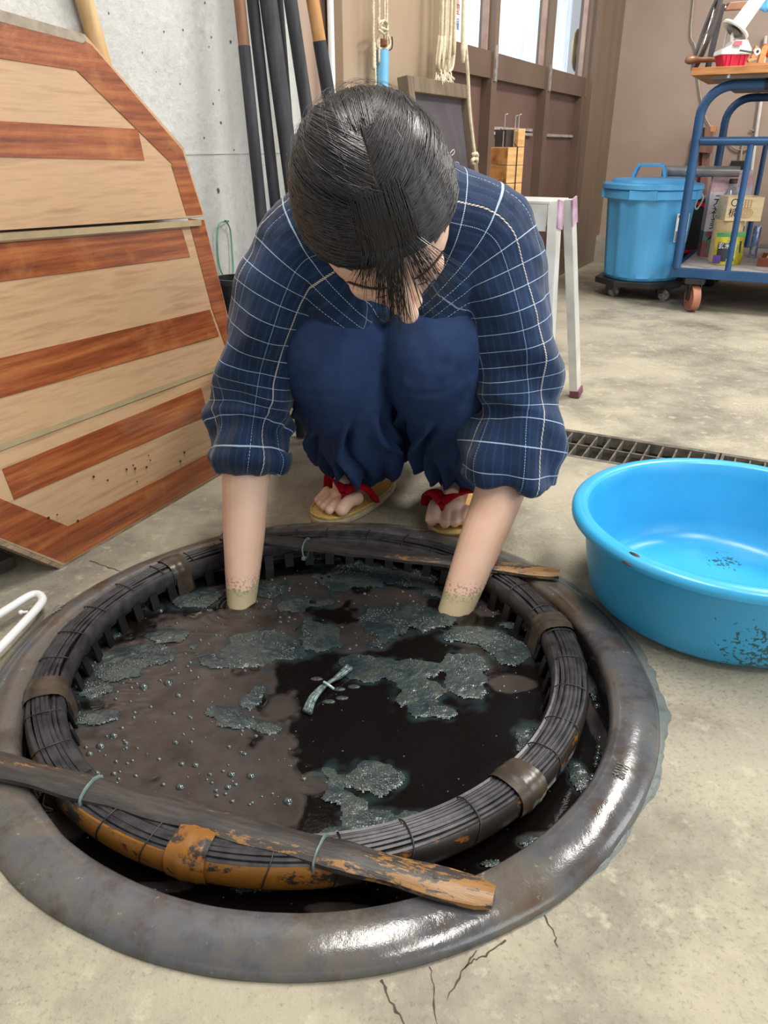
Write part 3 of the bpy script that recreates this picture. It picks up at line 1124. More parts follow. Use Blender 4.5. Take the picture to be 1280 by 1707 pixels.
# ------------------------------------------------------------------ bamboo slats across the rim
sm, nt, bs = new_mat('scorched_bamboo_slat')
f = tex(nt, 9, 7, 0.7, stretch=(0.6, 5, 5))
f2 = tex(nt, 60, 5, 0.7, stretch=(0.4, 3, 3))
base_ = ramp(nt, f2, [(0.35, rgb(44, 41, 42)), (0.65, rgb(72, 66, 62))])
tc = N(nt, 'ShaderNodeTexCoord')
sp = N(nt, 'ShaderNodeSeparateXYZ')
nt.links.new(tc.outputs['Object'], sp.inputs[0])
wear = math_n(nt, 'ADD', math_n(nt, 'MULTIPLY', f, 0.6), math_n(nt, 'MULTIPLY', tex(nt, 70, 5, 0.75, stretch=(0.5, 1.5, 1.5)), 0.75))
endw = math_n(nt, 'MULTIPLY', ramp(nt, math_n(nt, 'MULTIPLY_ADD', sp.outputs[0], 1.0, 0.5), [(0.05, 0.45), (0.24, 0.3), (0.40, 0.0), (0.58, 0.0), (0.66, 0.5), (0.8, 0.62)]), 0.2)
wear = math_n(nt, 'ADD', wear, endw)
col = mixc(nt, ramp(nt, wear, [(0.79, 0.0), (0.82, 1.0)]), base_, mixc(nt, f2, rgb(164, 122, 70), rgb(112, 78, 42)))
nt.links.new(col, bs.inputs['Base Color'])
bs.inputs['Roughness'].default_value = 0.36
bump(nt, bs, f2, 0.3, 0.002)
M_SLAT = sm


def slat(name, a, b, w, label, hole=True, bow=0.004, nodes=()):
    """split bamboo: gently arched across, straight along, rounded far end"""
    a, b = Vector(a), Vector(b)
    d = b - a
    L = d.length
    c = (a + b) / 2
    o = thing(name, label, 'bamboo slat', c)
    o.rotation_euler = (0, 0, math.atan2(d.y, d.x))
    n, m = 40, 8
    vs, fs = [], []
    for i in range(n + 1):
        x = (i / n - 0.5) * L
        e = min(1.0, (L / 2 - x) / 0.012)
        ww = w * (0.5 + 0.04 * math.sin(i * 0.9)) * (0.72 + 0.28 * max(0, e) ** 0.5)
        nz = sum(0.0016 * math.exp(-((x - q) / 0.005) ** 2) for q in nodes)
        for j in range(m + 1):
            y = (j / m * 2 - 1) * ww
            arch = 0.004 * (1 - (j / m * 2 - 1) ** 2)
            vs.append((x, y, arch + nz + 0.003))
        for j in range(m + 1):
            y = (j / m * 2 - 1) * ww
            vs.append((x, y, arch_b(j, m)))
        if i:
            p, q = (i - 1) * 2 * (m + 1), i * 2 * (m + 1)
            for j in range(m):
                fs.append((p + j, q + j, q + j + 1, p + j + 1))
                fs.append((p + m + 1 + j, p + m + 2 + j, q + m + 2 + j, q + m + 1 + j))
            fs.append((p, p + m + 1, q + m + 1, q))
            fs.append((p + m, q + m, q + 2 * m + 1, p + 2 * m + 1))
    for base0 in (0, n * 2 * (m + 1)):
        fs.append(tuple(base0 + j for j in range(m + 1)) + tuple(base0 + m + 1 + j for j in reversed(range(m + 1))))
    me_ = MB().add(vs, fs)
    s_ = me_.build('slat_body', M_SLAT, None, smooth=True, ang=40)
    s_.parent = o
    return o, L


def arch_b(j, m):
    return 0.0025 * (1 - (j / m * 2 - 1) ** 2) - 0.002


M_ZIP = M('pale_green_tie', rgb(122, 142, 138), rgb(92, 110, 108), scale=60, rough=0.35)


def ziptie(o, p, w, drop):
    """loop round the slat at world point p, hanging down round the hoop"""
    R = o.rotation_euler.z
    loc = Matrix.Rotation(-R, 3, 'Z') @ (Vector(p) - o.location)
    x = loc.x
    pts = [(x, -w * 0.56, 0.001), (x, -w * 0.3, 0.0075), (x, 0, 0.0085), (x, w * 0.3, 0.0075), (x, w * 0.56, 0.001), (x, w * 0.5, -drop * 0.6), (x, w * 0.1, -drop), (x, -w * 0.4, -drop * 0.7)]
    m = MB().tube(smooth_path(pts, 5, closed=True), 0.0011, 6, closed=True, r2=0.0024)
    m.box((x, -w * 0.45, -drop * 0.75), (0.006, 0.005, 0.006), bev=0.001)
    z_ = m.build('zip_tie', M_ZIP, None, smooth=True)
    z_.parent = o


zt = 0.0225
s1, L1 = slat('bamboo_slat', G(-28, 1270, zt), G(823, 1497, zt), 0.030, 'dark worn bamboo slat lying across the near side of the vat', nodes=(-0.1, 0.13))
ziptie(s1, G(150, 1320, zt), 0.030, 0.026)
ziptie(s1, G(530, 1428, zt), 0.030, 0.026)
for (px, py) in ((725, 1470),):
    R = s1.rotation_euler.z
    l_ = Matrix.Rotation(-R, 3, 'Z') @ (G(px, py, zt) - s1.location)
    h_ = MB().lathe([(0.0001, 0.0072), (0.0026, 0.0073)], (l_.x, l_.y, 0), 10).build('peg_hole', M_CRACK, None)
    h_.parent = s1
s2, L2 = slat('bamboo_slat', G(372, 893, zt), G(932, 958, zt), 0.030, 'blackened bamboo slat across the far side of the vat by the sandals', nodes=(-0.05,))
ziptie(s2, G(514, 903, zt), 0.030, 0.022)
ziptie(s2, G(820, 945, zt), 0.030, 0.022)

# ================================================================== PERSON
def remesh(mb, voxel, iters=2, fac=0.5, name='tmp'):
    """union the rough shapes of one figure or garment into one continuous surface"""
    o = mb.build(name, None, None)
    md = o.modifiers.new('r', 'REMESH')
    md.mode = 'VOXEL'
    md.voxel_size = voxel
    s = o.modifiers.new('s', 'SMOOTH')
    s.factor = fac
    s.iterations = iters
    dg = bpy.context.evaluated_depsgraph_get()
    me = bpy.data.meshes.new_from_object(o.evaluated_get(dg))
    bpy.data.objects.remove(o)
    return me


def mesh_np(me):
    v = np.empty(len(me.vertices) * 3, np.float32)
    me.vertices.foreach_get('co', v)
    v = v.reshape(-1, 3).astype(float)
    n = np.empty(len(me.vertices) * 3, np.float32)
    me.vertex_normals.foreach_get('vector', n)
    return v, n.reshape(-1, 3).astype(float)


def np_noise3(v, s, seed=0, o=3, stretch=(1, 1, 1)):
    """cheap smooth 3D noise from three crossed value-noise planes"""
    x, y, z = v[:, 0] * stretch[0] * s, v[:, 1] * stretch[1] * s, v[:, 2] * stretch[2] * s
    return (fbm(x, y + z * 0.31, 1, seed, o) + fbm(y + 11, z + x * 0.27, 1, seed + 13, o) + fbm(z + 5, x + y * 0.23, 1, seed + 29, o)) / 3 - 0.5


def limb(mb, pts, rad, seg=16, n=6, r2=None, ends=(0, -1)):
    p = smooth_path(pts, n)
    t = np.linspace(0, len(pts) - 1, len(p))
    r = np.interp(t, range(len(pts)), rad)
    rr2 = None if r2 is None else np.interp(t, range(len(pts)), r2)
    mb.tube(p, list(r), seg, r2=None if rr2 is None else list(rr2))
    for e in ends:
        a = r[e]
        b = a if rr2 is None else min(a, rr2[e])
        mb.ball(p[e], min(a, b) * 0.999, 14, 8)
    return mb


def finish(me, name, mat, parent, kind=None):
    me.materials.clear()
    me.materials.append(mat)
    me.shade_smooth()
    o = bpy.data.objects.new(name, me)
    COL.objects.link(o)
    o.parent = parent
    o.location = -parent_world(parent)
    return o


# joints, image-left first (her right side), then image-right
HEAD = DD(632, 356, 0.865)
NECK = Vector((0.0, 1.10, 0.56))
SH_L, SH_R = Vector((-0.118, 1.13, 0.470)), Vector((0.140, 1.13, 0.490))
EL_L, EL_R = DY(418, 690, 1.12), DY(862, 676, 1.115)
WR_L, WR_R = G(403, 995, ZL + 0.004), G(763, 1006, ZL + 0.006)
MF_L, MF_R = DY(410, 800, 1.075), DY(835, 812, 1.07)
KN_L, KN_R = DY(552, 585, 1.125), DY(722, 585, 1.125)
HIP_L, HIP_R = Vector((-0.085, 1.47, 0.21)), Vector((0.095, 1.47, 0.21))
AN_L, AN_R = Vector((-0.030, 1.335, 0.085)), Vector((0.135, 1.30, 0.085))
FD_L = Vector((-0.52, -0.85, 0)).normalized()         # where the feet point
FD_R = Vector((-0.18, -0.98, 0)).normalized()

person = thing('person', 'dark-haired person in blue checked jacket squatting and reaching both arms into the vat', 'person', (0.0, 1.25, 0))

skm, nt, bs = new_mat('skin')
f = tex(nt, 12, 5, 0.6)
f2 = tex(nt, 90, 4, 0.6)
col = ramp(nt, f, [(0.35, rgb(238, 200, 174)), (0.65, rgb(230, 184, 158))])
geo = N(nt, 'ShaderNodeTexCoord')
sep = N(nt, 'ShaderNodeSeparateXYZ')
nt.links.new(geo.outputs['Object'], sep.inputs[0])
# dye stain where wrists go into the vat: an uneven tide line
ln = math_n(nt, 'ADD', sep.outputs[2], math_n(nt, 'MULTIPLY', math_n(nt, 'SUBTRACT', f2, 0.5), 0.03))
stain = ramp(nt, math_n(nt, 'MULTIPLY_ADD', ln, 5.0, 0.5), [(0.485, 1.0), (0.50, 0.0)])
speck = ramp(nt, math_n(nt, 'ABSOLUTE', math_n(nt, 'SUBTRACT', sep.outputs[2], 0.002)), [(0.008, 1.0), (0.016, 0.0)])
speck2 = math_n(nt, 'MULTIPLY', speck, ramp(nt, tex(nt, 260, 3, 0.6), [(0.52, 0.0), (0.58, 0.55)]))
col = mixc(nt, math_n(nt, 'MULTIPLY', stain, 0.75), col, rgb(178, 172, 132))
col = mixc(nt, speck2, col, rgb(84, 88, 78))
nt.links.new(col, bs.inputs['Base Color'])
bs.inputs['Roughness'].default_value = 0.48
bs.inputs['Subsurface Weight'].default_value = 0.12
bs.inputs['Subsurface Radius'].default_value = (0.012, 0.005, 0.003)
bs.inputs['Subsurface Scale'].default_value = 0.4
bump(nt, bs, f2, 0.06, 0.001)
M_SKIN = skm

# ---- head frame (local: face -y, up +z)
RH = Matrix.Rotation(math.radians(-12), 3, 'Y') @ Matrix.Rotation(math.radians(62), 3, 'X') @ Matrix.Rotation(math.radians(6), 3, 'Z')
HS = 1.03


def H(x, y, z):
    return HEAD + RH @ (Vector((x, y, z)) * HS)


body = MB()
hb = lambda c, r: body.ball(H(*c), tuple(q * HS for q in r), 28, 18, mat=RH)
hb((0, 0.010, 0.021), (0.0785, 0.0940, 0.0955))           # skull
hb((0, -0.026, 0.014), (0.070, 0.062, 0.066))          # forehead
hb((0, -0.022, -0.040), (0.059, 0.066, 0.072))         # face
hb((0, -0.052, -0.096), (0.024, 0.026, 0.020))         # chin
for s in (-1, 1):
    hb((s * 0.032, -0.056, -0.032), (0.024, 0.022, 0.026))   # cheek
    hb((s * 0.048, -0.012, -0.072), (0.016, 0.034, 0.022))   # jaw
    hb((s * 0.031, -0.077, -0.003), (0.016, 0.010, 0.009))   # closed eyelid
    hb((s * 0.032, -0.078, 0.012), (0.020, 0.010, 0.006))    # brow ridge
    hb((s * 0.012, -0.092, -0.040), (0.008, 0.009, 0.007))   # nostril wing
    hb((s * 0.079, 0.012, -0.018), (0.007, 0.017, 0.030))    # ear
    hb((s * 0.085, 0.018, -0.008), (0.005, 0.014, 0.019))
    hb((s * 0.078, 0.006, -0.044), (0.006, 0.008, 0.010))    # lobe
limb(body, [H(0, -0.078, 0.006), H(0, -0.092, -0.016), H(0, -0.103, -0.034)], [0.0075, 0.0085, 0.0095], 12)
hb((0, -0.106, -0.037), (0.0115, 0.0105, 0.010))
hb((0, -0.084, -0.062), (0.021, 0.008, 0.005))
hb((0, -0.082, -0.071), (0.018, 0.009, 0.006))
limb(body, [NECK + Vector((0, 0.06, -0.06)), NECK.lerp(H(0, 0.035, -0.06), 0.45) + Vector((0, 0.0, -0.006)), H(0, 0.028, -0.03)], [0.050, 0.044, 0.043])
# torso under the jacket
limb(body, [Vector((0, 1.16, 0.50)), Vector((0, 1.26, 0.42)), Vector((0, 1.40, 0.27))], [0.10, 0.095, 0.10], 20, r2=[0.075, 0.075, 0.08])
limb(body, [SH_L, NECK + Vector((0, 0.03, -0.05)), SH_R], [0.045, 0.05, 0.045])
# arms
for SHx, EL, MF, WR, side in ((SH_L, EL_L, MF_L, WR_L, -1), (SH_R, EL_R, MF_R, WR_R, 1)):
    limb(body, [SHx, SHx.lerp(EL, 0.5) + Vector((side * 0.004, 0.0, 0)), EL], [0.044, 0.038, 0.034], 18)
    dirn = (WR - MF).normalized()
    limb(body, [EL, EL.lerp(MF, 0.6), MF, MF.lerp(WR, 0.5), WR, WR + dirn * 0.03], [0.037, 0.040, 0.0385, 0.0335, 0.0265, 0.024], 20,
         r2=[0.036, 0.038, 0.036, 0.031, 0.0225, 0.019])
    # hand below the surface: palm, four unequal curled fingers, thumb from the side of the palm
    hd = (dirn + Vector((-side * 0.25, 0.25, 0))).normalized()
    across = Vector((1, 0, 0)) - hd * hd.x
    across.normalize()
    pn = hd.cross(across)
    w0 = WR + dirn * 0.03
    palm_e = w0 + hd * 0.070
    limb(body, [w0, w0 + hd * 0.03, palm_e - hd * 0.008], [0.021, 0.033, 0.035], 16, r2=[0.016, 0.013, 0.011])
    for q, (off, ln_) in enumerate(((-0.027, 0.060), (-0.009, 0.068), (0.009, 0.072), (0.027, 0.066))):
        if side < 0:
            off = -off
        b0 = palm_e - hd * 0.012 + across * off
        c1 = (hd + pn * 0.25 + across * off * 4).normalized()
        c2 = (hd + pn * 0.75).normalized()
        c3 = (hd * 0.8 + pn * 1.1).normalized()
        k1 = b0 + c1 * ln_ * 0.52
        k2 = k1 + c2 * ln_ * 0.36
        limb(body, [b0, k1, k2, k2 + c3 * ln_ * 0.3], [0.0092, 0.0085, 0.0075, 0.0062], 10, n=3)
    th0 = w0 + hd * 0.018 - across * side * 0.024
    td = (hd * 0.7 - across * side * 0.75).normalized()
    limb(body, [th0, th0 + td * 0.032, th0 + td * 0.03 + (hd + pn * 0.3).normalized() * 0.03, th0 + td * 0.032 + (hd + pn * 0.4).normalized() * 0.05],
         [0.014, 0.0105, 0.0095, 0.0075], 10, n=3)
# legs and feet
SOLE = 0.018
for HIP, KN, AN, FD, side in ((HIP_L, KN_L, AN_L, FD_L, -1), (HIP_R, KN_R, AN_R, FD_R, 1)):
    limb(body, [HIP, HIP.lerp(KN, 0.5), KN], [0.075, 0.068, 0.050], 20)
    limb(body, [KN, KN.lerp(AN, 0.35) + Vector((0, 0.012, 0)), KN.lerp(AN, 0.75), AN], [0.048, 0.045, 0.032, 0.030], 18)
foot_geo = {}
for AN, FD, side, toe_tip in ((AN_L, FD_L, -1, G(540, 858, SOLE)), (AN_R, FD_R, 1, G(748, 884, SOLE))):
    fs_ = Vector((-FD.y, FD.x, 0)) * 1.0                # to the left of the foot direction seen from above
    inner = 1 if side < 0 else -1                       # big toe on the inner side
    lat = Vector((FD.y, -FD.x, 0))                      # right-hand side when looking along FD
    # big toe lies towards the other foot
    big = lat if lat.x * (-side) > 0 else -lat
    ball_c = toe_tip - FD * 0.052
    ball_c.z = SOLE
    heel = toe_tip - FD * 0.215
    heel.z = SOLE
    foot_geo[side] = (toe_tip, FD, big, heel, ball_c)
    up = UPZ
    limb(body, [heel + up * 0.03, heel.lerp(ball_c, 0.35) + up * 0.040, heel.lerp(ball_c, 0.7) + up * 0.030, ball_c + up * 0.019 ],
         [0.026, 0.030, 0.036, 0.039], 18, r2=[0.026, 0.034, 0.024, 0.0175])
    limb(body, [AN, heel.lerp(ball_c, 0.25) + up * 0.05], [0.030, 0.032], 16)
    body.ball(heel + up * 0.024, (0.027, 0.027, 0.022), 16, 10)
    body.ball(AN + lat * 0.028, 0.012, 10, 6)
    body.ball(AN - lat * 0.028, 0.012, 10, 6)
    # toes: big one, gap for the strap, then four smaller ones
    offs = [(0.030, 0.0, 0.0125, 0.046), (0.0075, 0.002, 0.0088, 0.044), (-0.0085, -0.005, 0.0082, 0.038), (-0.0225, -0.013, 0.0078, 0.034), (-0.0355, -0.024, 0.0075, 0.028)]
    for q, (o_, back_, r_, ln_) in enumerate(offs):
        tip = toe_tip + big * o_ + FD * (back_ - r_)
        a_ = tip - FD * ln_
        limb(body, [a_ + up * (0.016), a_.lerp(tip, 0.55) + up * (r_ * 1.55), tip + up * r_ * 0.98], [r_ * 1.05, r_ * 0.95, r_], 12, n=3)
me = remesh(body, 0.0026, 3, 0.5)
body_o = finish(me, 'body', M_SKIN, person)

# nails on the toes and closed lash lines, brows
M_NAIL = M('toenail', rgb(226, 190, 174), rgb(214, 176, 160), rough=0.3)
M_LASH = M('eyebrow_hair', rgb(40, 32, 30), rgb(28, 24, 22), rough=0.6)
for side, (toe_tip, FD, big, heel, ball_c) in foot_geo.items():
    for (o_, back_, r_) in ((0.030, 0.0, 0.0125), (0.0075, 0.002, 0.0088), (-0.0085, -0.005, 0.0082), (-0.0225, -0.013, 0.0078), (-0.0355, -0.024, 0.0075)):
        tip = toe_tip + big * o_ + FD * (back_ - r_ * 0.9) + UPZ * (r_ * 1.75)
        Rm = Matrix((FD, big, UPZ)).transposed()
        MB().ball(tip, (r_ * 0.5, r_ * 0.55, r_ * 0.22), 10, 6, mat=Rm @ Matrix.Rotation(0.35, 3, 'Y')).build('toenail', M_NAIL, person, smooth=True)
for s in (-1, 1):
    hs = MB()
    for k in range(20):
        u = k / 19
        x = s * (0.014 + 0.036 * u)
        z = 0.0165 + 0.006 * math.sin(u * PI * 0.8)
        y = -0.0875 + 0.017 * u * u + 0.0008
        for j in range(2):
            zz = z + (j - 1) * 0.0017
            p0 = H(x, y, zz)
            p1 = H(x + s * 0.007, y - 0.0012 + 0.003 * u, zz + 0.0012)
            hs.tube([p0, p1], [0.00035, 0.00015], 4, cap=False)
    hs.build('eyebrow', M_LASH, person)
    hs = MB()
    pts = [H(s * (0.018 + 0.027 * u), -0.0865 + 0.010 * u * u, -0.0075 - 0.003 * math.sin(u * PI)) for u in [k / 8 for k in range(9)]]
    hs.tube(pts, 0.0006, 5)
    hs.build('eyelashes', M_LASH, person)

# ---- hair
hm, nt, bs = new_mat('black_hair')
at = N(nt, 'ShaderNodeAttribute', attribute_name='tone')
col = ramp(nt, at.outputs['Fac'], [(0.0, rgb(16, 14, 15)), (0.6, rgb(28, 25, 26)), (1.0, rgb(60, 52, 50))])
nt.links.new(col, bs.inputs['Base Color'])
bs.inputs['Roughness'].default_value = 0.3
bs.inputs['Specular IOR Level'].default_value = 0.8
M_HAIR = hm
SCR = np.array((0.080, 0.096, 0.098))      # scalp ellipsoid
SCC = np.array((0.0, 0.010, 0.022))


def nrm_(v):
    return v / (np.linalg.norm(v) + 1e-12)


def scalp_dir(x, y, z):
    """unit direction on the scalp ellipsoid"""
    return nrm_(np.array((x, y, z), float))


def part_x(y):
    return 0.004 + 0.006 * math.sin(y * 30)


def strand_pts(S, Mx, T, n, lift0, lift1, rseed):
    out = []
    for i in range(n):
        t = i / (n - 1)
        d = nrm_(S * (1 - t) ** 2 + Mx * 2 * t * (1 - t) + T * t * t)
        l = 1.0 + lift0 + (lift1 - lift0) * math.sin(min(1, t * 1.35) * PI * 0.5)
        l += 0.010 * math.sin(t * 7 + rseed) * t
        if t > 0.85:
            l -= (t - 0.85) * 0.25
        p = SCC + d * SCR * l
        out.append(H(*p))
    return out


cap = MB()
cs, cr = 64, 40
vs, fs, keep = [], [], []
for i in range(cr + 1):
    th = PI * i / cr
    for k in range(cs):
        a = 2 * PI * k / cs
        d = np.array((math.sin(th) * math.cos(a), math.sin(th) * math.sin(a), math.cos(th)))
        # hairline: open over the face
        hl = 0.50 - 0.5 * abs(d[0])
        ok_ = not (d[1] < -0.10 and d[2] < hl) and not (d[2] < -0.25 - 0.3 * d[1])
        if abs(d[0] - 0.045) < 0.045 and -0.62 < d[1] < 0.25 and d[2] > 0:
            ok_ = False
        p = SCC + d * SCR * (0.998 + 0.03 * min(1, abs(d[0]) * 1.6))
        vs.append(H(*p))
        keep.append(ok_)
for i in range(cr):
    for k in range(cs):
        l = (k + 1) % cs
        q_ = (i * cs + k, (i + 1) * cs + k, (i + 1) * cs + l, i * cs + l)
        if all(keep[x] for x in q_):
            fs.append(q_)
hc = cap.add(vs, fs).build('hair', M_HAIR, person, smooth=True, ang=180, recalc=False)


class Strands:
    def __init__(s):
        s.v, s.f, s.t = [], [], []

    def add(s, pts, r0, r1, tone):
        fr = frames(pts)
        o = len(s.v)
        n = len(fr)
        for i, (p, t, u, w) in enumerate(fr):
            r = r0 + (r1 - r0) * i / (n - 1)
            for k in range(3):
                a = 2 * PI * k / 3
                s.v.append(tuple(p + u * (math.cos(a) * r) + w * (math.sin(a) * r)))
                s.t.append(tone)
        for i in range(n - 1):
            for k in range(3):
                l = (k + 1) % 3
                s.f.append((o + i * 3 + k, o + i * 3 + l, o + i * 3 + 3 + l, o + i * 3 + 3 + k))

    def build(s, name, parent):
        me = bpy.data.meshes.new(name)
        me.from_pydata(s.v, [], s.f)
        a = me.attributes.new('tone', 'FLOAT', 'POINT')
        a.data.foreach_set('value', np.array(s.t, np.float32))
        me.materials.append(M_HAIR)
        me.shade_smooth()
        o = bpy.data.objects.new(name, me)
        COL.objects.link(o)
        o.parent = parent
        o.location = -parent_world(parent)
        o['kind'] = 'stuff'
        return o


st = Strands()
T_ = scalp_dir(0, 0.93, -0.40)
for k in range(9500):
    s = 1 if random.random() < 0.5 else -1
    if k < 6000:                                     # from the parting
        yy = random.choice((random.uniform(-0.92, 0.35), random.uniform(-0.9, -0.5)))
        zz = math.sqrt(max(0.05, 1 - yy * yy))
        S = scalp_dir(0.045 + s * random.uniform(0.010, 0.05), yy, zz * 1.0)
        sd = 0.80 + 0.35 * random.random()
        if yy < -0.55:
            Mx = scalp_dir(s * (1.0), -0.30 + 0.25 * random.random() + (yy + 0.9) * 0.9, 0.30 - 0.35 * random.random())
        else:
            Mx = scalp_dir(s * (0.95), 0.15 + (yy + 0.55) * 0.9 + 0.25 * random.random(), 0.45 + 0.25 * random.random())
    else:                                            # from all over the scalp
        a = random.uniform(-1, 1)
        S = scalp_dir(s * random.uniform(0.03, 1.0), random.uniform(-0.75, 0.75), random.uniform(0.15, 1.0))
        if S[1] < -0.1 and S[2] < 0.52 - 0.45 * abs(S[0]):
            continue
        Mx = nrm_(S * 0.55 + T_ * 0.35 + np.array((s * 0.55, 0.1, 0.05)))
    lift = random.uniform(0.0, 0.03)
    tone = min(1, max(0, random.gauss(0.35, 0.25)))
    endT = nrm_(T_ + np.array((random.gauss(0, 0.05), 0, random.gauss(0, 0.05))))
    st.add(strand_pts(S, Mx, endT, 13, 0.006 + lift * 0.3, 0.040 + 0.055 * random.random() + lift, random.random() * 6), 0.00055, 0.0004, tone)
for k in range(1100):                                # crown, straight back from behind the parting
    S = scalp_dir(0.045 + random.uniform(-0.22, 0.22), random.uniform(0.15, 0.70), random.uniform(0.55, 0.9))
    Mx = nrm_(S + T_ + np.array((S[0] * 0.8, 0.1, 0.1)))
    st.add(strand_pts(S, Mx, nrm_(T_ + np.array((random.gauss(0, 0.06), 0, 0))), 12, 0.02 + 0.02 * random.random(), 0.05 + 0.05 * random.random(), random.random() * 6), 0.0005, 0.0004, min(1, max(0, random.gauss(0.35, 0.25))))
# a few flyaways
for k in range(170):
    S = scalp_dir(random.uniform(-1, 1), random.uniform(-0.5, 0.9), random.uniform(0.1, 1.0))
    Mx = nrm_(S + np.array((random.gauss(0, 0.3), 0.4, random.gauss(0, 0.3))))
    E_ = nrm_(Mx + np.array((random.gauss(0, 0.3), 0.4, -0.2)))
    st.add(strand_pts(S, Mx, E_, 9, 0.05, 0.11 + random.random() * 0.05, random.random() * 6), 0.00022, 0.0001, 0.7)
st.build('hair_strands', hc)
# bangs: thin locks falling from the front of the parting over the brow
bg = Strands()
locks = [(-0.048, -0.064, 0.045, 10), (0.040, 0.070, 0.075, 10), (0.048, 0.080, 0.06, 8), (0.030, 0.052, 0.085, 12), (-0.030, -0.045, 0.05, 16), (-0.022, -0.032, 0.075, 18), (-0.012, -0.016, 0.098, 26), (-0.006, -0.008, 0.105, 26), (0.0, -0.002, 0.108, 24), (0.006, 0.004, 0.100, 20),
         (0.012, 0.018, 0.10, 18), (0.018, 0.032, 0.092, 14), (0.026, 0.048, 0.085, 14), (0.032, 0.060, 0.070, 10), (-0.040, -0.058, 0.06, 14), (-0.018, -0.024, 0.09, 22), (0.022, 0.040, 0.09, 8)]
for (x0, x1, L, cnt) in locks:
    for j in range(cnt):
        xs = x0 + random.gauss(0, 0.004)
        xe = x1 + random.gauss(0, 0.0065)
        LL = L * random.uniform(0.55, 0.95)
        pts = []
        u0 = random.uniform(0.35, 0.86)
        for i in range(12):
            t = i / 11
            if t < 0.3:                                   # flat over the scalp from the parting
                q = t / 0.3
                d = nrm_(np.array((xs * 8.0, -u0 - (0.90 - u0) * q, 1.0 - 0.42 * q)))
                p = SCC + d * SCR * (1.05 + 0.02 * q)
                root = H(*p)
                pts.append(root)
            else:                                          # then falling free in front of the brow
                q = (t - 0.3) / 0.7
                # falling by its own weight, swinging back a little towards the face
                pts.append(root + Vector(((xe - xs) * 1.1 * q + 0.010 * q, 0.030 * q * q - 0.006 * q, -LL * 0.92 * q)))
        if abs(pts[5].x) > 9:
            continue
        bg.add(pts, 0.0005, 0.00025, min(1, max(0, random.gauss(0.3, 0.2))))
bg.build('fringe', hc)
# tied tail hanging down behind the neck
tl = Strands()
t0 = H(*(SCC + T_ * SCR * 1.0))
for k in range(350):
    o_ = Vector((random.gauss(0, 0.010), random.gauss(0, 0.010), random.gauss(0, 0.004)))
    pts = [t0 + o_ * 0.5, t0 + Vector((0.0, 0.045, -0.005)) + o_, t0 + Vector((0.005, 0.085, -0.05)) + o_ * 1.4, t0 + Vector((0.01, 0.12, -0.12)) + o_ * 1.2]
    tl.add(smooth_path(pts, 4), 0.0006, 0.0003, min(1, max(0, random.gauss(0.35, 0.25))))
tl.build('tied_tail', hc)

# ---- trousers
tr = MB()
for HIP, KN, AN, s in ((HIP_L, KN_L, AN_L, -1), (HIP_R, KN_R, AN_R, 1)):
    limb(tr, [HIP + Vector((0, 0.03, 0.02)), HIP.lerp(KN, 0.5) + Vector((0, 0, 0.012)), KN + Vector((0, 0.01, 0.012))], [0.115, 0.098, 0.078], 24)
    tr.ball(KN + Vector((0, 0.0, 0.006)), (0.080, 0.072, 0.082), 24, 16)
    sh = KN.lerp(AN, 0.45) + Vector((s * 0.004, -0.012, 0.0))
    lo = KN.lerp(AN, 0.78) + Vector((s * 0.004, -0.02, -0.005))
    hem = AN + (KN - AN).normalized() * 0.012 + Vector((0, -0.024, 0.004))
    limb(tr, [KN + Vector((0, 0.004, -0.01)), sh, lo, hem, hem + Vector((0, 0.002, -0.022))], [0.077, 0.076, 0.070, 0.056, 0.043], 28, r2=[0.078, 0.080, 0.076, 0.066, 0.050])
    # cloth hanging between calf and thigh
    limb(tr, [KN.lerp(HIP, 0.35) + Vector((s * 0.004, 0, -0.03)), KN.lerp(AN, 0.6) + Vector((s * 0.012, 0.05, 0.0))], [0.07, 0.066], 20)
limb(tr, [HIP_L + Vector((-0.01, 0.04, 0.06)), HIP_R + Vector((0.01, 0.04, 0.06))], [0.125, 0.125], 24)
me = remesh(tr, 0.004, 4, 0.5)
v, n = mesh_np(me)
dsp = np.zeros(len(v))
for KN, AN, s in ((KN_L, AN_L, -1), (KN_R, AN_R, 1)):
    kn, an = np.array(KN), np.array(AN)
    ax = (an - kn) / np.linalg.norm(an - kn)
    rel = v - kn
    t = rel @ ax
    side_m = (v[:, 0] - 0.004) * s > -0.002
    lat = np.array((1.0, 0, 0))
    fwd = np.cross(lat, ax)
    u = rel @ lat
    w = rel @ fwd
    ang = np.arctan2(u, -w if fwd[1] > 0 else w)
    # folds radiating down from the knee to the gathered hem
    fold = np.zeros(len(v))
    for (a0, dr, amp, wd, ts) in ((-0.95, 0.5, 0.010, 0.16, 0.07), (-0.35, 0.35, 0.008, 0.13, 0.10), (0.1, -0.15, 0.009, 0.12, 0.06), (0.62, -0.5, 0.010, 0.15, 0.08),
                                  (1.15, -0.4, 0.009, 0.16, 0.09), (-1.5, 0.2, 0.008, 0.2, 0.05), (1.8, -0.2, 0.009, 0.2, 0.05), (0.35, 0.45, 0.007, 0.11, 0.15), (-0.65, -0.3, 0.006, 0.1, 0.16)):
        am = a0 * s * -1 + dr * (t / 0.25) * s + 0.12 * np.sin(t * 30 + a0)
        wd2 = wd * 0.62
        g = np.exp(-((ang - am) / wd2) ** 2) - 0.7 * np.exp(-((ang - am - wd2 * 1.7) / wd2) ** 2)
        fold += 2.3 * amp * g * np.clip((t - ts) / 0.06, 0, 1) * np.clip((0.32 - t) / 0.05, 0, 1)
    gath = 0.0018 * np.sin(ang * 17 + 3 * s) * np.clip((t - 0.235) / 0.04, 0, 1)
    dsp += np.where(side_m, fold + gath, 0)
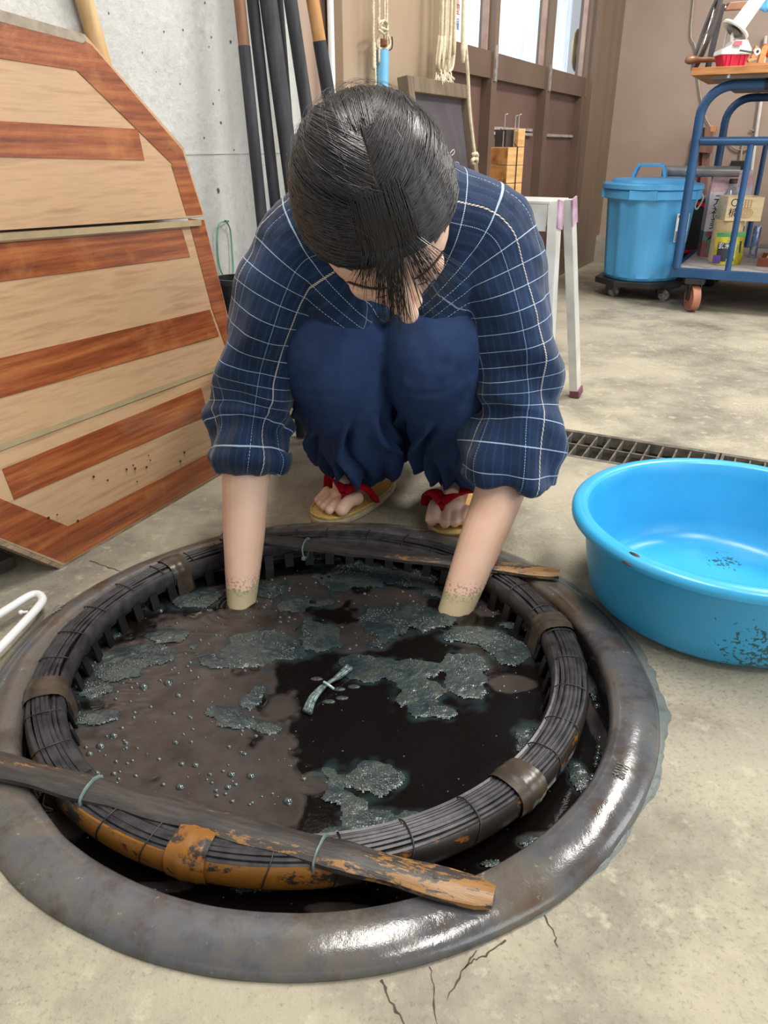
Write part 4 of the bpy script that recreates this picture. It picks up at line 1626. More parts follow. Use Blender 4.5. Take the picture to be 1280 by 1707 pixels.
dsp += np_noise3(v, 14, 3, 3, (1, 1, 0.6)) * 0.016 + np_noise3(v, 45, 8, 2) * 0.003
v = v + n * dsp[:, None]
me.vertices.foreach_set('co', v.astype(np.float32).ravel())
tm_, nt, bs = new_mat('indigo_cotton_trousers')
f = tex(nt, 7, 5, 0.6)
fw = tex(nt, 900, 2, 0.5)
fn = tex(nt, 60, 4, 0.6)
col = ramp(nt, math_n(nt, 'ADD', math_n(nt, 'MULTIPLY', f, 0.75), math_n(nt, 'MULTIPLY', fn, 0.25)), [(0.36, rgb(34, 50, 82)), (0.66, rgb(52, 74, 114))])
col = mixc(nt, ramp(nt, fw, [(0.4, 0.0), (0.7, 0.3)]), col, rgb(54, 76, 116))
nt.links.new(col, bs.inputs['Base Color'])
bs.inputs['Roughness'].default_value = 0.85
bs.inputs['Sheen Weight'].default_value = 0.15
bs.inputs['Sheen Tint'].default_value = rgb(120, 150, 220)
bs.inputs['Specular IOR Level'].default_value = 0.2
bump(nt, bs, fw, 0.25, 0.0008)
finish(me, 'trousers', tm_, person)

# ---- jacket with checked sleeves
jk = MB()
CHEST = Vector((0.0, 1.17, 0.47))
limb(jk, [Vector((0.0, 1.13, 0.505)), Vector((0, 1.21, 0.475)), Vector((0, 1.33, 0.38)), Vector((0, 1.44, 0.26))], [0.125, 0.150, 0.150, 0.150], 28, r2=[0.066, 0.100, 0.115, 0.115])
limb(jk, [SH_L + Vector((0.0, 0, 0)), NECK + Vector((-0.03, 0.025, -0.045)), NECK + Vector((0.03, 0.025, -0.035)), SH_R], [0.066, 0.076, 0.076, 0.068], 24)
# standing collar band round the nape
limb(jk, [NECK + Vector((-0.052, 0.0, -0.045)), NECK + Vector((-0.036, 0.040, -0.006)), NECK + Vector((0, 0.056, 0.004)), NECK + Vector((0.036, 0.040, -0.004)), NECK + Vector((0.052, 0.0, -0.040))], [0.014] * 5, 12)
# front panels falling towards the knees
limb(jk, [SH_L + Vector((0.035, -0.012, -0.02)), SH_L + Vector((0.055, -0.015, -0.09))], [0.055, 0.05], 20)
limb(jk, [SH_R + Vector((-0.04, -0.012, -0.02)), SH_R + Vector((-0.055, -0.015, -0.09))], [0.055, 0.05], 20)
sleeve_axes = {}
for SHx, EL, MF, s in ((SH_L, EL_L, MF_L, -1), (SH_R, EL_R, MF_R, 1)):
    cuff = DY(412, 750, 1.085) if s < 0 else DY(852, 756, 1.086)
    end = DY(413, 785, 1.080) if s < 0 else DY(846, 798, 1.080)
    pts = [SHx, SHx.lerp(EL, 0.33) + Vector((s * 0.006, 0.0, 0.012)), SHx.lerp(EL, 0.68) + Vector((s * 0.008, 0.005, 0.006)), EL + Vector((s * 0.002, 0.004, -0.005)), EL.lerp(cuff, 0.6), cuff, end]
    if s < 0:
        rad = [0.062, 0.063, 0.062, 0.064, 0.064, 0.050, 0.060]
        rd2 = [0.068, 0.070, 0.068, 0.066, 0.060, 0.050, 0.052]
    else:
        rad = [0.066, 0.068, 0.066, 0.066, 0.073, 0.072, 0.076]
        rd2 = [0.068, 0.072, 0.070, 0.072, 0.070, 0.066, 0.060]
    limb(jk, pts, rad, 36, n=8, r2=rd2, ends=(0,))
    sleeve_axes[s] = [np.array(p) for p in smooth_path([Vector((0.0, 1.12, 0.52)), SHx.lerp(Vector((0, 1.12, 0.52)), 0.3)] + pts + [pts[-1] + (pts[-1] - pts[-2]).normalized() * 0.05], 5)]
me = remesh(jk, 0.0034, 4, 0.5)
v, n = mesh_np(me)


def axis_coords(v, axes):
    """arc length along the sleeve axis and angle round it, blended so the cloth grid runs on across bends"""
    A = np.array(axes)
    seg = A[1:] - A[:-1]
    L = np.linalg.norm(seg, axis=1)
    S0_ = np.concatenate([[0], np.cumsum(L)])
    tot_w = np.zeros(len(v))
    su = np.zeros(len(v))
    dist = np.full(len(v), 9.0)
    Cp = np.zeros_like(v)
    ws = np.zeros(len(v))
    for i in range(len(L)):
        t = np.clip(((v - A[i]) @ seg[i]) / L[i] ** 2, 0, 1)
        c = A[i] + t[:, None] * seg[i]
        d = np.linalg.norm(v - c, axis=1)
        w = np.exp(-(d / 0.012))
        su += w * (S0_[i] + t * L[i])
        Cp += w[:, None] * c
        ws += w
        dist = np.minimum(dist, d)
    return su / ws, Cp / ws[:, None], dist


sdv = np.where(v[:, 0] < 0.004, -1, 1)
U = np.zeros(len(v))
Vv = np.zeros(len(v))
dsp = np.zeros(len(v))
for s in (-1, 1):
    m = sdv == s
    vm_ = v[m]
    u_, c_, d_ = axis_coords(vm_, sleeve_axes[s])
    rel = vm_ - c_
    # angle measured round a side-ways axis near the body and the arm's own axis further down
    ax = (sleeve_axes[s][-1] - sleeve_axes[s][10])
    ax = ax / np.linalg.norm(ax)
    e1 = np.array((0.0, -1.0, 0.0))
    k_ = np.clip((u_ - 0.10) / 0.12, 0, 1)
    axv = np.stack([s * (1 - k_) + ax[0] * k_, ax[1] * k_, ax[2] * k_], 1)
    axv /= np.linalg.norm(axv, axis=1)[:, None]
    e1v = e1 - axv * (axv @ e1)[:, None]
    e1v /= np.linalg.norm(e1v, axis=1)[:, None]
    e2v = np.cross(axv, e1v)
    an_ = np.arctan2((rel * e2v).sum(1), (rel * e1v).sum(1))
    U[m] = u_ * s
    Vv[m] = an_ * 0.072
    # folds: soft rings that deepen towards the gathered cuff
    tot = 0.50
    ringp_ = np.sin(u_ * 62 + 2.2 * np.sin(an_ + s) + 1.5 * np.sin(an_ * 2 + 1)) * 0.0035 * np.clip((u_ - 0.22) / 0.12, 0, 1)
    if s < 0:
        lowb = np.clip((u_ - 0.385) / 0.03, 0, 1)
        ringp_ += lowb * (0.008 * np.sin((u_ - 0.39) * 125) + 0.002 * np.sin(an_ * 9))
    else:
        lowb = np.clip((u_ - 0.36) / 0.06, 0, 1)
        ringp_ += lowb * (0.0045 * np.sin((u_ - 0.39) * 70 + an_ * 2) + 0.0035 * np.sin(an_ * 6 + u_ * 20))
    diag = np.sin(u_ * 34 + an_ * 3.1 * s + 4 * np_noise3(vm_, 9, 50)) * 0.0042 * np.clip((u_ - 0.12) / 0.1, 0, 1)
    dsp[m] = ringp_ + diag
dsp += np_noise3(v, 13, 33, 3) * 0.022 + np_noise3(v, 38, 38, 2) * 0.008
v = v + n * dsp[:, None]
me.vertices.foreach_set('co', v.astype(np.float32).ravel())
a = me.attributes.new('cloth_u', 'FLOAT', 'POINT')
a.data.foreach_set('value', U.astype(np.float32))
a = me.attributes.new('cloth_v', 'FLOAT', 'POINT')
a.data.foreach_set('value', Vv.astype(np.float32))
jm, nt, bs = new_mat('indigo_kasuri_check')
au = N(nt, 'ShaderNodeAttribute', attribute_name='cloth_u').outputs['Fac']
av = N(nt, 'ShaderNodeAttribute', attribute_name='cloth_v').outputs['Fac']


def stripe(src, period, offs, width, dash=None, dsrc=None):
    q = math_n(nt, 'PINGPONG', math_n(nt, 'ADD', src, offs + 50 * period), period / 2)
    l = math_n(nt, 'LESS_THAN', q, width)
    if dash:
        d = math_n(nt, 'GREATER_THAN', math_n(nt, 'PINGPONG', math_n(nt, 'ADD', dsrc, 3.0), dash / 2), dash * 0.17)
        l = math_n(nt, 'MULTIPLY', l, d)
    return l


wl1 = stripe(au, 0.0275, 0.004, 0.00055, 0.0021, av)
wl2 = stripe(av, 0.072, 0.010, 0.0005, 0.0024, au)
wl3 = stripe(av, 0.120, 0.036, 0.0011, 0.0042, math_n(nt, 'ADD', au, math_n(nt, 'MULTIPLY', av, 1.4)))
wl4 = stripe(av, 0.0125, 0.003, 0.0016, 0.0036, math_n(nt, 'ADD', au, math_n(nt, 'MULTIPLY', math_n(nt, 'PINGPONG', math_n(nt, 'ADD', av, 3.0), 0.006), 1.0)))
f = tex(nt, 40, 5, 0.6)
fw = tex(nt, 1000, 2, 0.5)
fb = tex(nt, 7, 4, 0.6)
col = ramp(nt, f, [(0.35, rgb(14, 27, 50)), (0.65, rgb(20, 40, 70))])
col = mixc(nt, ramp(nt, fb, [(0.45, 0.0), (0.7, 0.5)]), col, rgb(32, 62, 104))
col = mixc(nt, ramp(nt, fw, [(0.45, 0.0), (0.7, 0.35)]), col, rgb(44, 72, 114))
col = mixc(nt, math_n(nt, 'MULTIPLY', wl4, 0.07), col, rgb(100, 150, 200))
col = mixc(nt, math_n(nt, 'MULTIPLY', wl2, 0.75), col, rgb(170, 196, 220))
col = mixc(nt, math_n(nt, 'MULTIPLY', wl1, 0.95), col, rgb(196, 222, 240))
col = mixc(nt, math_n(nt, 'MULTIPLY', wl3, 0.95), col, rgb(214, 204, 188))
nt.links.new(col, bs.inputs['Base Color'])
bs.inputs['Roughness'].default_value = 0.85
bs.inputs['Specular IOR Level'].default_value = 0.2
bs.inputs['Sheen Weight'].default_value = 0.2
bump(nt, bs, math_n(nt, 'ADD', fw, math_n(nt, 'MULTIPLY', f, 0.6)), 0.35, 0.001)
finish(me, 'jacket', jm, person)

# ---- straw-topped sandals with red thong
M_STRAW = M('straw_insole', rgb(218, 188, 118), rgb(190, 156, 88), scale=160, rough=0.6, bmp=0.6, stretch=(1, 3, 1), bdist=0.001)
M_SOLE = M('pale_sole', rgb(206, 194, 166), rgb(176, 164, 136), scale=60, rough=0.7)
M_VELV = M('red_velvet', rgb(176, 12, 32), rgb(140, 6, 22), scale=60, rough=0.8, spec=0.2)
for side, (toe_tip, FD, big, heel, ball_c) in foot_geo.items():
    lat = big
    ctr = toe_tip.lerp(heel, 0.5) - lat * 0.003
    ctr.z = 0
    Ls, Wt, Wh = 0.238, 0.049, 0.038
    ol = []
    for k in range(48):
        a = 2 * PI * k / 48
        ca, sa = math.cos(a), math.sin(a)
        x = math.copysign(abs(ca) ** 0.75, ca) * Ls / 2
        w = Wt if x > 0 else Wt + (Wh - Wt) * min(1, -x / (Ls / 2))
        ol.append((x, math.copysign(abs(sa) ** 0.8, sa) * w))
    P = lambda x, y, z: ctr + FD * x + lat * y + UPZ * z
    sole = MB().prism([P(x, y, 0.0015) for x, y in ol], (0, 0, 0.0105)).build('sandal', M_SOLE, person, bevel=0.002, smooth=True)
    ins = MB().prism([P(x * 0.985, y * 0.975, 0.0122) for x, y in ol], (0, 0, 0.0045)).build('straw_insole', M_STRAW, sole, bevel=0.0015, smooth=True)
    rim_ = MB().tube([P(x * 0.98, y * 0.965, 0.0165) for x, y in ol], 0.0022, 6, closed=True).build('braided_edge', M_STRAW, sole, smooth=True)
    # thong: post between the first two toes, two arms back over the instep
    post = toe_tip - FD * 0.036 + lat * 0.0175
    top = post + UPZ * 0.026 - FD * 0.004 + UPZ * SOLE * 0.2
    MB().tube([post + UPZ * 0.014, post + UPZ * 0.022, top], [0.004, 0.004, 0.0055], 10).build('thong_post', M_VELV, sole, smooth=True)
    for s2 in (-1, 1):
        wA = lat * (s2 * 0.044)
        py_ = 0.0205
        px_ = (top - ctr).dot(FD)
        if s2 > 0:
            kp = [(px_, py_, 0.050), (px_ - 0.016, 0.034, 0.060), (px_ - 0.034, 0.047, 0.048), (px_ - 0.052, 0.0505, 0.024)]
        else:
            kp = [(px_, py_, 0.050), (px_ - 0.016, -0.002, 0.064), (px_ - 0.036, -0.032, 0.062), (px_ - 0.056, -0.0505, 0.026)]
        pts = smooth_path([P(*q) for q in kp], 6)
        nP = len(pts)
        MB().tube(pts, [0.0060] * nP, 12, r2=list(np.interp(np.linspace(0, 1, nP), [0, 0.3, 1], [0.009, 0.0135, 0.0135]))).build('thong_strap', M_VELV, sole, smooth=True, ang=180)

# ================================================================== THE REST OF THE WORKSHOP
# ---- folding vat lid leaning on the concrete wall
lm_, nt, bs = new_mat('pale_lid_wood')
f = tex(nt, 5, 6, 0.6, stretch=(1.5, 1.0, 16))
f2 = tex(nt, 3, 5, 0.6)
col = ramp(nt, f, [(0.3, rgb(168, 134, 100)), (0.5, rgb(184, 150, 116)), (0.7, rgb(156, 122, 88))])
col = mixc(nt, ramp(nt, f2, [(0.5, 0.0), (0.7, 0.45)]), col, rgb(166, 146, 112))
nt.links.new(col, bs.inputs['Base Color'])
bs.inputs['Roughness'].default_value = 0.45
bs.inputs['Coat Weight'].default_value = 0.35
bs.inputs['Coat Roughness'].default_value = 0.15
bump(nt, bs, f2, 0.3, 0.01)
M_LIDP = lm_
lm_, nt, bs = new_mat('red_brown_lid_wood')
f = tex(nt, 5, 6, 0.65, stretch=(1.2, 0.8, 18))
f2 = tex(nt, 9, 5, 0.6)
f3 = tex(nt, 40, 5, 0.7)
col = ramp(nt, f, [(0.3, rgb(92, 42, 22)), (0.5, rgb(138, 72, 36)), (0.7, rgb(166, 102, 56))])
col = mixc(nt, ramp(nt, f2, [(0.55, 0.0), (0.75, 0.5)]), col, rgb(190, 132, 78))
col = mixc(nt, ramp(nt, f3, [(0.66, 0.0), (0.72, 0.7)]), col, rgb(70, 38, 20))
nt.links.new(col, bs.inputs['Base Color'])
bs.inputs['Roughness'].default_value = 0.4
bs.inputs['Coat Weight'].default_value = 0.6
bs.inputs['Coat Roughness'].default_value = 0.08
bump(nt, bs, f2, 0.35, 0.012)
M_LIDR = lm_
M_LIDE = M('weathered_edge_wood', rgb(158, 136, 110), rgb(112, 92, 72), scale=40, rough=0.7, stretch=(1, 1, 6))
LB0, LB1 = G(105, 942, 0.004), G(375, 785, 0.004)
LD = (LB1 - LB0).normalized()
lean = math.radians(7.6)
LUP = (UPZ * math.cos(lean) - Vector((LD.y, -LD.x, 0)) * math.sin(lean)).normalized()
LNR = LUP.cross(LD)
if LNR.dot(CAM - LB0) < 0:
    LNR = -LNR
lid = thing('vat_lid', 'large many-sided wooden vat lid with red-brown strips leaning on the concrete wall', 'lid', LB0)


def LP(px, py, off=0.0):
    return PL(px, py, LB0 + LNR * off, LNR)


def board(name, pxs, off, th, mat, parent, **kw):
    return MB().prism([LP(x, y, off) for x, y in pxs], -LNR * th).build(name, mat, parent, **kw)


# lower panel and upper panel; the sides outside the picture continue the many-sided outline
lower = [(105, 942), (375, 785), (388, 560), (341, 366), (-60, 392), (-330, 470), (-330, 760), (-60, 874)]
upper = [(-60, 388), (341, 361), (306, 246), (141, 57), (0, 16), (-60, 5), (-330, 60), (-330, 410)]
lp_ = board('lower_panel', lower, 0.0, 0.022, M_LIDP, lid)
up_ = board('upper_panel', upper, 0.004, 0.022, M_LIDP, lid)
board('panel_edge', [(105, 942), (375, 785), (377, 790), (106, 950)], -0.0005, 0.020, M_LIDE, lp_)
board('panel_edge', [(105, 942), (106, 951), (-60, 884), (-60, 874)], -0.0005, 0.020, M_LIDE, lp_)
board('panel_edge', [(-60, 5), (0, 16), (141, 57), (144, 66), (138, 72), (0, 36), (-60, 26)], 0.0052, 0.002, M('grey_edge_wood', rgb(152, 140, 122), rgb(126, 112, 94), scale=50, rough=0.6), up_)
S_ = lambda pts, par, off: board('wood_strip', pts, off, 0.0009, M_LIDR, par)
S_([(-325, 70), (-60, 26), (0, 37), (140, 67), (152, 74), (128, 117), (0, 97), (-60, 88), (-270, 122), (-270, 405), (-325, 405)], up_, 0.0050)
S_([(152, 74), (304, 250), (288, 274), (128, 117)], up_, 0.0052)
S_([(304, 250), (338, 357), (311, 359), (286, 276)], up_, 0.0050)
S_([(-200, 190), (230, 215), (241, 267), (-200, 257)], up_, 0.0050)
S_([(-250, 424), (303, 381), (317, 428), (-250, 502)], lp_, 0.0010)
S_([(314, 364), (340, 367), (366, 470), (386, 560), (384, 600), (353, 513)], lp_, 0.0010)
S_([(-262, 658), (350, 516), (365, 560), (-262, 738)], lp_, 0.0010)
S_([(4, 782), (335, 646), (347, 692), (24, 833)], lp_, 0.0010)
S_([(384, 700), (375, 783), (352, 796), (352, 754), (372, 715)], lp_, 0.0010)
S_([(-330, 702), (-60, 808), (0, 831), (113, 877), (108, 938), (-60, 872), (-330, 758)], lp_, 0.0010)
S_([(114, 877), (351, 755), (351, 797), (109, 938)], lp_, 0.0012)
# seams of the clear tape that holds the panels together
M_TAPE = M('cloudy_tape', rgb(166, 148, 114), rgb(150, 138, 106), scale=30, rough=0.15, coat=0.8, bmp=0.3)
board('tape_seam', [(-60, 395), (335, 366), (336, 376), (-60, 406)], 0.0058, 0.0008, M_TAPE, lp_)
board('tape_seam', [(-60, 764), (376, 604), (377, 612), (-60, 774)], 0.0016, 0.0006, M_TAPE, lp_)
sp_h = MB()
for k in range(26):
    x, y = random.uniform(60, 330), random.uniform(730, 880)
    if y > 960 - 0.55 * x or y < 860 - 0.45 * x:
        continue
    p = LP(x, y, 0.0026)
    r = random.uniform(0.0010, 0.0024)
    ring = [p + LD * math.cos(a) * r + LUP * math.sin(a) * r for a in [2 * PI * q / 7 for q in range(7)]]
    sp_h.prism(ring, -LNR * 0.001)
so = sp_h.build('dye_spots', M('dye_spot', rgb(60, 44, 30), rgb(40, 32, 26), rough=0.5), lp_)
so['kind'] = 'stuff'
# low dark plank lying by the wall under the lid
pk = thing('floor_plank', 'dark wooden plank lying on the floor under the lid at left', 'plank', G(-40, 945))
q0, q1 = G(-150, 1010, 0.012), G(22, 932, 0.012)
MB().beam(q0 - WN * 0.02, q1 - WN * 0.02, 0.06, 0.02, bev=0.003).build('plank', M('dark_plank_wood', rgb(72, 60, 50), rgb(50, 42, 36), scale=30, rough=0.6, stretch=(1, 1, 4)), pk)

# ---- stirring poles leaning on the wall
M_POLE = M('dye_blackened_pole', rgb(60, 60, 64), rgb(36, 37, 42), scale=24, rough=0.75, stretch=(3, 3, 0.4), spots=(rgb(98, 98, 98), 90, 0.70), bmp=0.4)
M_PWOOD = M('bare_pole_wood', rgb(206, 158, 100), rgb(176, 124, 70), scale=14, rough=0.6, stretch=(3, 3, 0.3))
M_PBRN = M('brown_pole_wood', rgb(150, 108, 78), rgb(110, 76, 54), scale=14, rough=0.6, stretch=(3, 3, 0.3))


def pole(x0, x1, y1, wpx, label, head=None, off=(0.03, 0.10), ztop=1.45, hm=None):
    r = wpx / 2 * (WALL(x0, 0, 0.05) - CAM).dot(FWD) / F_PX
    oz = lambda z: 0.012 + r + (ztop - z) * off[1]
    a, b = WALL(x0, 0, off[0]), WALL(x1, y1, 0.08)
    for _ in range(4):
        a, b = WALL(x0, 0, oz(a.z)), WALL(x1, y1, oz(b.z))
    d = (b - a)
    fl = a + d * ((0.004 - a.z) / d.z)
    tp = a + d * ((ztop - a.z) / d.z)
    o = thing('stirring_pole', label, 'pole', fl, 'stirring poles leaning on the concrete wall')
    zs = a.z - 0.0 if head is None else WALL(x0 + (x1 - x0) * head / y1, head, oz(a.z)).z
    if head is None:
        MB().tube([fl, fl.lerp(tp, 0.5), tp], [r * 1.05, r, r * 0.96], 14).build('shaft', M_POLE, o, smooth=True)
    else:
        t = (zs - fl.z) / (tp.z - fl.z)
        md = fl.lerp(tp, t)
        MB().tube([fl, md], [r * 1.06, r * 1.02], 14).build('shaft', M_POLE, o, smooth=True)
        MB().tube([md, tp], [r * 0.97, r * 0.9], 14).build('bare_top', hm or M_PWOOD, o, smooth=True)
    return o


pole(399, 437, 370, 20, 'leftmost black stirring pole, its top faded brown', 78, (0.03, 0.08), hm=M_PBRN, ztop=1.45)
pole(421, 458, 330, 20, 'plain black stirring pole second from left', None, (0.035, 0.09))
pole(447, 480, 250, 28, 'thickest black stirring pole, third from left', None, (0.07, 0.13))
pole(466, 483, 210, 12, 'thin black stick half hidden behind the thickest pole', None, (0.02, 0.035))
pole(484, 512, 190, 22, 'black stirring pole second from right with grey upper end', None, (0.05, 0.11))
pole(521, 547, 155, 22, 'rightmost stirring pole with bare tan wood above the black', 70, (0.05, 0.11))
# pale square stick behind the lid
o = thing('wooden_stick', 'pale bare wooden stick standing between lid and concrete wall', 'stick', WALL(150, 60, 0.02))
a, b = WALL(141, 0, 0.018), WALL(160, 66, 0.018)
d = (b - a).normalized()
tp, fl = a + d * ((1.25 - a.z) / d.z), a + d * ((0.004 - a.z) / d.z)
MB().tube([fl, tp], 0.0135, 12).build('stick', M('pale_stick_wood', rgb(212, 178, 130), rgb(190, 150, 98), scale=16, rough=0.55, stretch=(3, 3, 0.3)), o, smooth=True)

# green loop of cord on a nail
o = thing('cord_loop', 'thin green cord loop hanging from a nail in the concrete wall', 'cord', WALL(378, 372, 0.0))
M_GCORD = M('green_cord', rgb(112, 176, 148), rgb(90, 150, 124), scale=80, rough=0.5)
MB().tube([WALL(382, 369, -0.004), WALL(375, 368, 0.014)], 0.0014, 6).build('nail', M_DARKMETAL, o)
pts = [WALL(376, 369, 0.010), WALL(365, 374, 0.008), WALL(362, 400, 0.006), WALL(365, 440, 0.006), WALL(374, 461, 0.008), WALL(388, 458, 0.008), WALL(387, 420, 0.006), WALL(384, 385, 0.006), WALL(379, 372, 0.010)]
MB().tube(smooth_path(pts, 5, closed=True), 0.0016, 6, closed=True).build('cord', M_GCORD, o, smooth=True)
# dark pot standing by the wall
o = thing('black_pot', 'black round pot by the wall between lid and blue sleeve', 'pot', WALL(386, 600, 0.11))
c = WALL(396, 462, 0.075)
c = Vector((c.x, c.y, 0))
zt_ = WALL(396, 462, 0.075).z
MB().lathe([(0.001, 0.002), (0.034, 0.002), (0.046, zt_ - 0.01), (0.049, zt_ - 0.01), (0.049, zt_), (0.043, zt_), (0.032, 0.01), (0.001, 0.01)], c, 32).build('pot_body', M('black_plastic', rgb(42, 46, 50), rgb(34, 37, 40), scale=8, rough=0.4), o, smooth=True)
o.location = c
for ch_ in o.children:
    ch_.location = -c

# ---- rope hanger with blue pipe
M_ROPE = M('cream_rope', rgb(222, 210, 184), rgb(196, 182, 152), scale=90, rough=0.8, bmp=0.5)


def rope(name, path, r, parent, n=6, twist=True, pitch=0.022):
    """laid rope: three strands wound round the path"""
    p = smooth_path(path, n)
    if not twist:
        return MB().tube(p, r, 8).build(name, M_ROPE, parent, smooth=True, ang=180)
    dense = []
    for i in range(len(p) - 1):
        k = max(1, int((p[i + 1] - p[i]).length / (pitch / 6)))
        dense += [p[i].lerp(p[i + 1], q / k) for q in range(k)]
    dense.append(p[-1])
    fr = frames(dense)
    m = MB()
    L = 0
    ph = [0]
    for i in range(1, len(dense)):
        L += (dense[i] - dense[i - 1]).length
        ph.append(L / pitch * 2 * PI)
    for s in range(3):
        m.tube([q + u * math.cos(ph[i] + s * 2.094) * r * 0.5 + w * math.sin(ph[i] + s * 2.094) * r * 0.5 for i, (q, t, u, w) in enumerate(fr)], r * 0.56, 5)
    return m.build(name, M_ROPE, parent, smooth=True, ang=180)


OF = 0.085
W = lambda x, y, o_=OF: WALL(x, y, o_)


def to_ceiling(p):
    return Vector((p.x, p.y, HT - 0.002))


o = thing('rope_hanger', 'cream rope hanger with wooden toggle hanging beside the brown door', 'rope', to_ceiling(W(636, 0)))
rope('rope', [to_ceiling(W(622, 0)), W(622, 0), W(624, 70), W(626, 150), W(626, 205)], 0.0034, o)
for x in (632, 641, 645):
    rope('rope', [to_ceiling(W(x, 0)), W(x, 0), W(x - 1 + (x > 640), 30), W(638 + (x - 638) * 0.7, 46)], 0.0026, o)
for pts in ([(630, 46), (634, 36), (643, 38), (646, 50), (640, 48), (631, 44)], [(633, 44), (640, 34), (646, 42), (641, 56), (632, 50)]):
    rope('knot', [W(x, y, OF + 0.008 + 0.005 * math.sin(i * 2)) for i, (x, y) in enumerate(pts)], 0.003, o)
rope('rope', [W(632, 50), W(630, 64), W(629, 77), W(633, 81), W(640, 81), W(647, 80), W(650, 72), W(647, 60), W(643, 50)], 0.0028, o)
MB().beam(W(639, 65), W(639, 78), 0.026, 0.02, bev=0.004).build('wooden_toggle', M('toggle_wood', rgb(126, 82, 52), rgb(100, 62, 40), scale=30, rough=0.4), o)
hk = [W(649, 84, OF + 0.004), W(653, 80), W(654, 70), W(653, 61)]
MB().tube(smooth_path(hk, 5), 0.0016, 6).build('hook', M_DARKMETAL, o, smooth=True)
o = thing('blue_pipe', 'light blue pipe hanging under the rope toggle', 'pipe', W(638, 85))
pp0, pp1 = W(638, 84), W(636, 215)
fr = [(0.0155, 0), (0.0155, (pp1 - pp0).length), (0.0135, (pp1 - pp0).length), (0.0135, 0.0)]
MB().lathe(fr, pp0, 24, closed=True, axis=(pp1 - pp0)).build('pipe', M('sky_blue_plastic', rgb(112, 178, 216), rgb(104, 168, 206), rough=0.3), o, smooth=True)

# ---- hank of white cords
o = thing('cord_hank', 'hank of cream cotton cords with tufted end hanging beside the windows', 'cord hank', to_ceiling(W(748, 0, 0.10)))
for k in range(9):
    u = k / 8
    x0, x1 = 735 + 24 * u, 729 + 26 * u
    of = 0.10 + 0.012 * math.sin(k * 2.4)
    rope('cord', [to_ceiling(W(x0, 0, of)), W(x0, 0, of), W((x0 + x1) / 2 + 1.5 * math.sin(k), 60, of), W(x1 - 1, 112, of), W(739 + 5 * u, 120, 0.10), W(x1 + 1, 134 + 2 * math.sin(k * 3), of)], 0.0042, o, twist=False)
tf = MB()
for k in range(60):
    x = random.uniform(727, 753)
    a_ = W(x, random.uniform(116, 128), 0.10 + random.uniform(-0.01, 0.02))
    tf.tube([a_, a_ + Vector((random.uniform(-0.008, 0.008), 0, -0.014)), a_ + Vector((random.uniform(-0.012, 0.012), 0, -0.028))], 0.0014, 4)
tfo = tf.build('tufts', M('white_tuft', rgb(236, 226, 206), rgb(214, 200, 176), rough=0.9), o)
tfo['kind'] = 'stuff'
o = thing('hanging_rope', 'single cream rope with a knotted end hanging before the first window', 'rope', to_ceiling(W(773, 0, 0.18)))
rope('rope', [to_ceiling(W(773, 0, 0.18)), W(773, 0, 0.18), W(776, 70, 0.18), W(780, 130, 0.18), W(783, 190, 0.18), W(791, 258, 0.18)], 0.0048, o, twist=False)
rope('end_knot', [W(787, 258, 0.18), W(794, 256, 0.19), W(795, 262, 0.175), W(788, 266, 0.19), W(787, 271, 0.18), W(794, 271, 0.185), W(795, 265, 0.195)], 0.0052, o, twist=False)

# ---- paper notice on the first window
pn0 = WALL(758, -30, -0.0255 + 0.001)
nt_o = thing('paper_notice', 'white printed notice stuck on the first window pane', 'notice', WALL(763, 20, -0.024))
MB().prism([WALL(755, -40, -0.0245), WALL(770, -36, -0.0245), WALL(768, 51, -0.0245), WALL(755, 48, -0.0245)], WN * 0.0006).build('paper', M('paper', rgb(216, 220, 226), rgb(206, 210, 218), rough=0.8), nt_o)
MR, MBl = M('red_print', rgb(196, 96, 84), rgb(180, 84, 76)), M('blue_print', rgb(96, 126, 176), rgb(84, 110, 160))
for (x, y, h, m_, s) in ((763, 2, 12, MR, '紅'), (763, 17, 12, MR, '型'), (763, 37, 8, MBl, '日'), (763, 45, 8, MBl, '東')):
    text_part('print', s, m_, nt_o, WALL(x, y, -0.0232), WU, UPZ, h * 0.0026)

# ---- straw hat hanging behind the third window
o = thing('straw_hat', 'round straw hat seen through the third window', 'hat', WALL(962, 92, -0.09))
MB().lathe([(0.001, 0.030), (0.030, 0.028), (0.040, 0.006), (0.052, 0.002), (0.088, 0.0), (0.09, -0.003), (0.05, -0.002), (0.038, 0.003), (0.001, 0.024)], WALL(962, 84, -0.075), 40, axis=WN).build(
    'hat_body', M('straw', rgb(232, 220, 180), rgb(206, 192, 150), scale=120, rough=0.7), o, smooth=True)
hat = o

# ---- chalkboard stand
cn = (WN * math.cos(math.radians(10)) + UPZ * math.sin(math.radians(10)))
cp0 = CORNER + WN * 0.10 + UPZ * 0.80
CUP = (UPZ * math.cos(math.radians(10)) - WN * math.sin(math.radians(10)))
TL_, TR_ = PL(670, 127, cp0, cn), PL(776, 151, cp0, cn)
cw = (TR_ - TL_).dot(WU)
TLc = TL_
TRc = TL_ + WU * cw
chh = (TLc.z - 0.003) / CUP.z
bs_ = TLc - CUP * chh
o = thing('chalkboard_stand', 'small chalkboard in a weathered wooden frame leaning beside the door', 'chalkboard', bs_)
M_CFR = M('weathered_frame_wood', rgb(118, 102, 82), rgb(98, 84, 66), scale=14, rough=0.6, stretch=(3, 3, 0.3))
fw_ = 0.032
zb_ = 0.20
for s0 in (TLc, TRc - WU * 0):
    pass
MB().beam(TLc + WU * fw_ / 2, TLc + WU * fw_ / 2 - CUP * chh, fw_, 0.03, up=cn, bev=0.002).build('frame_side', M_CFR, o)
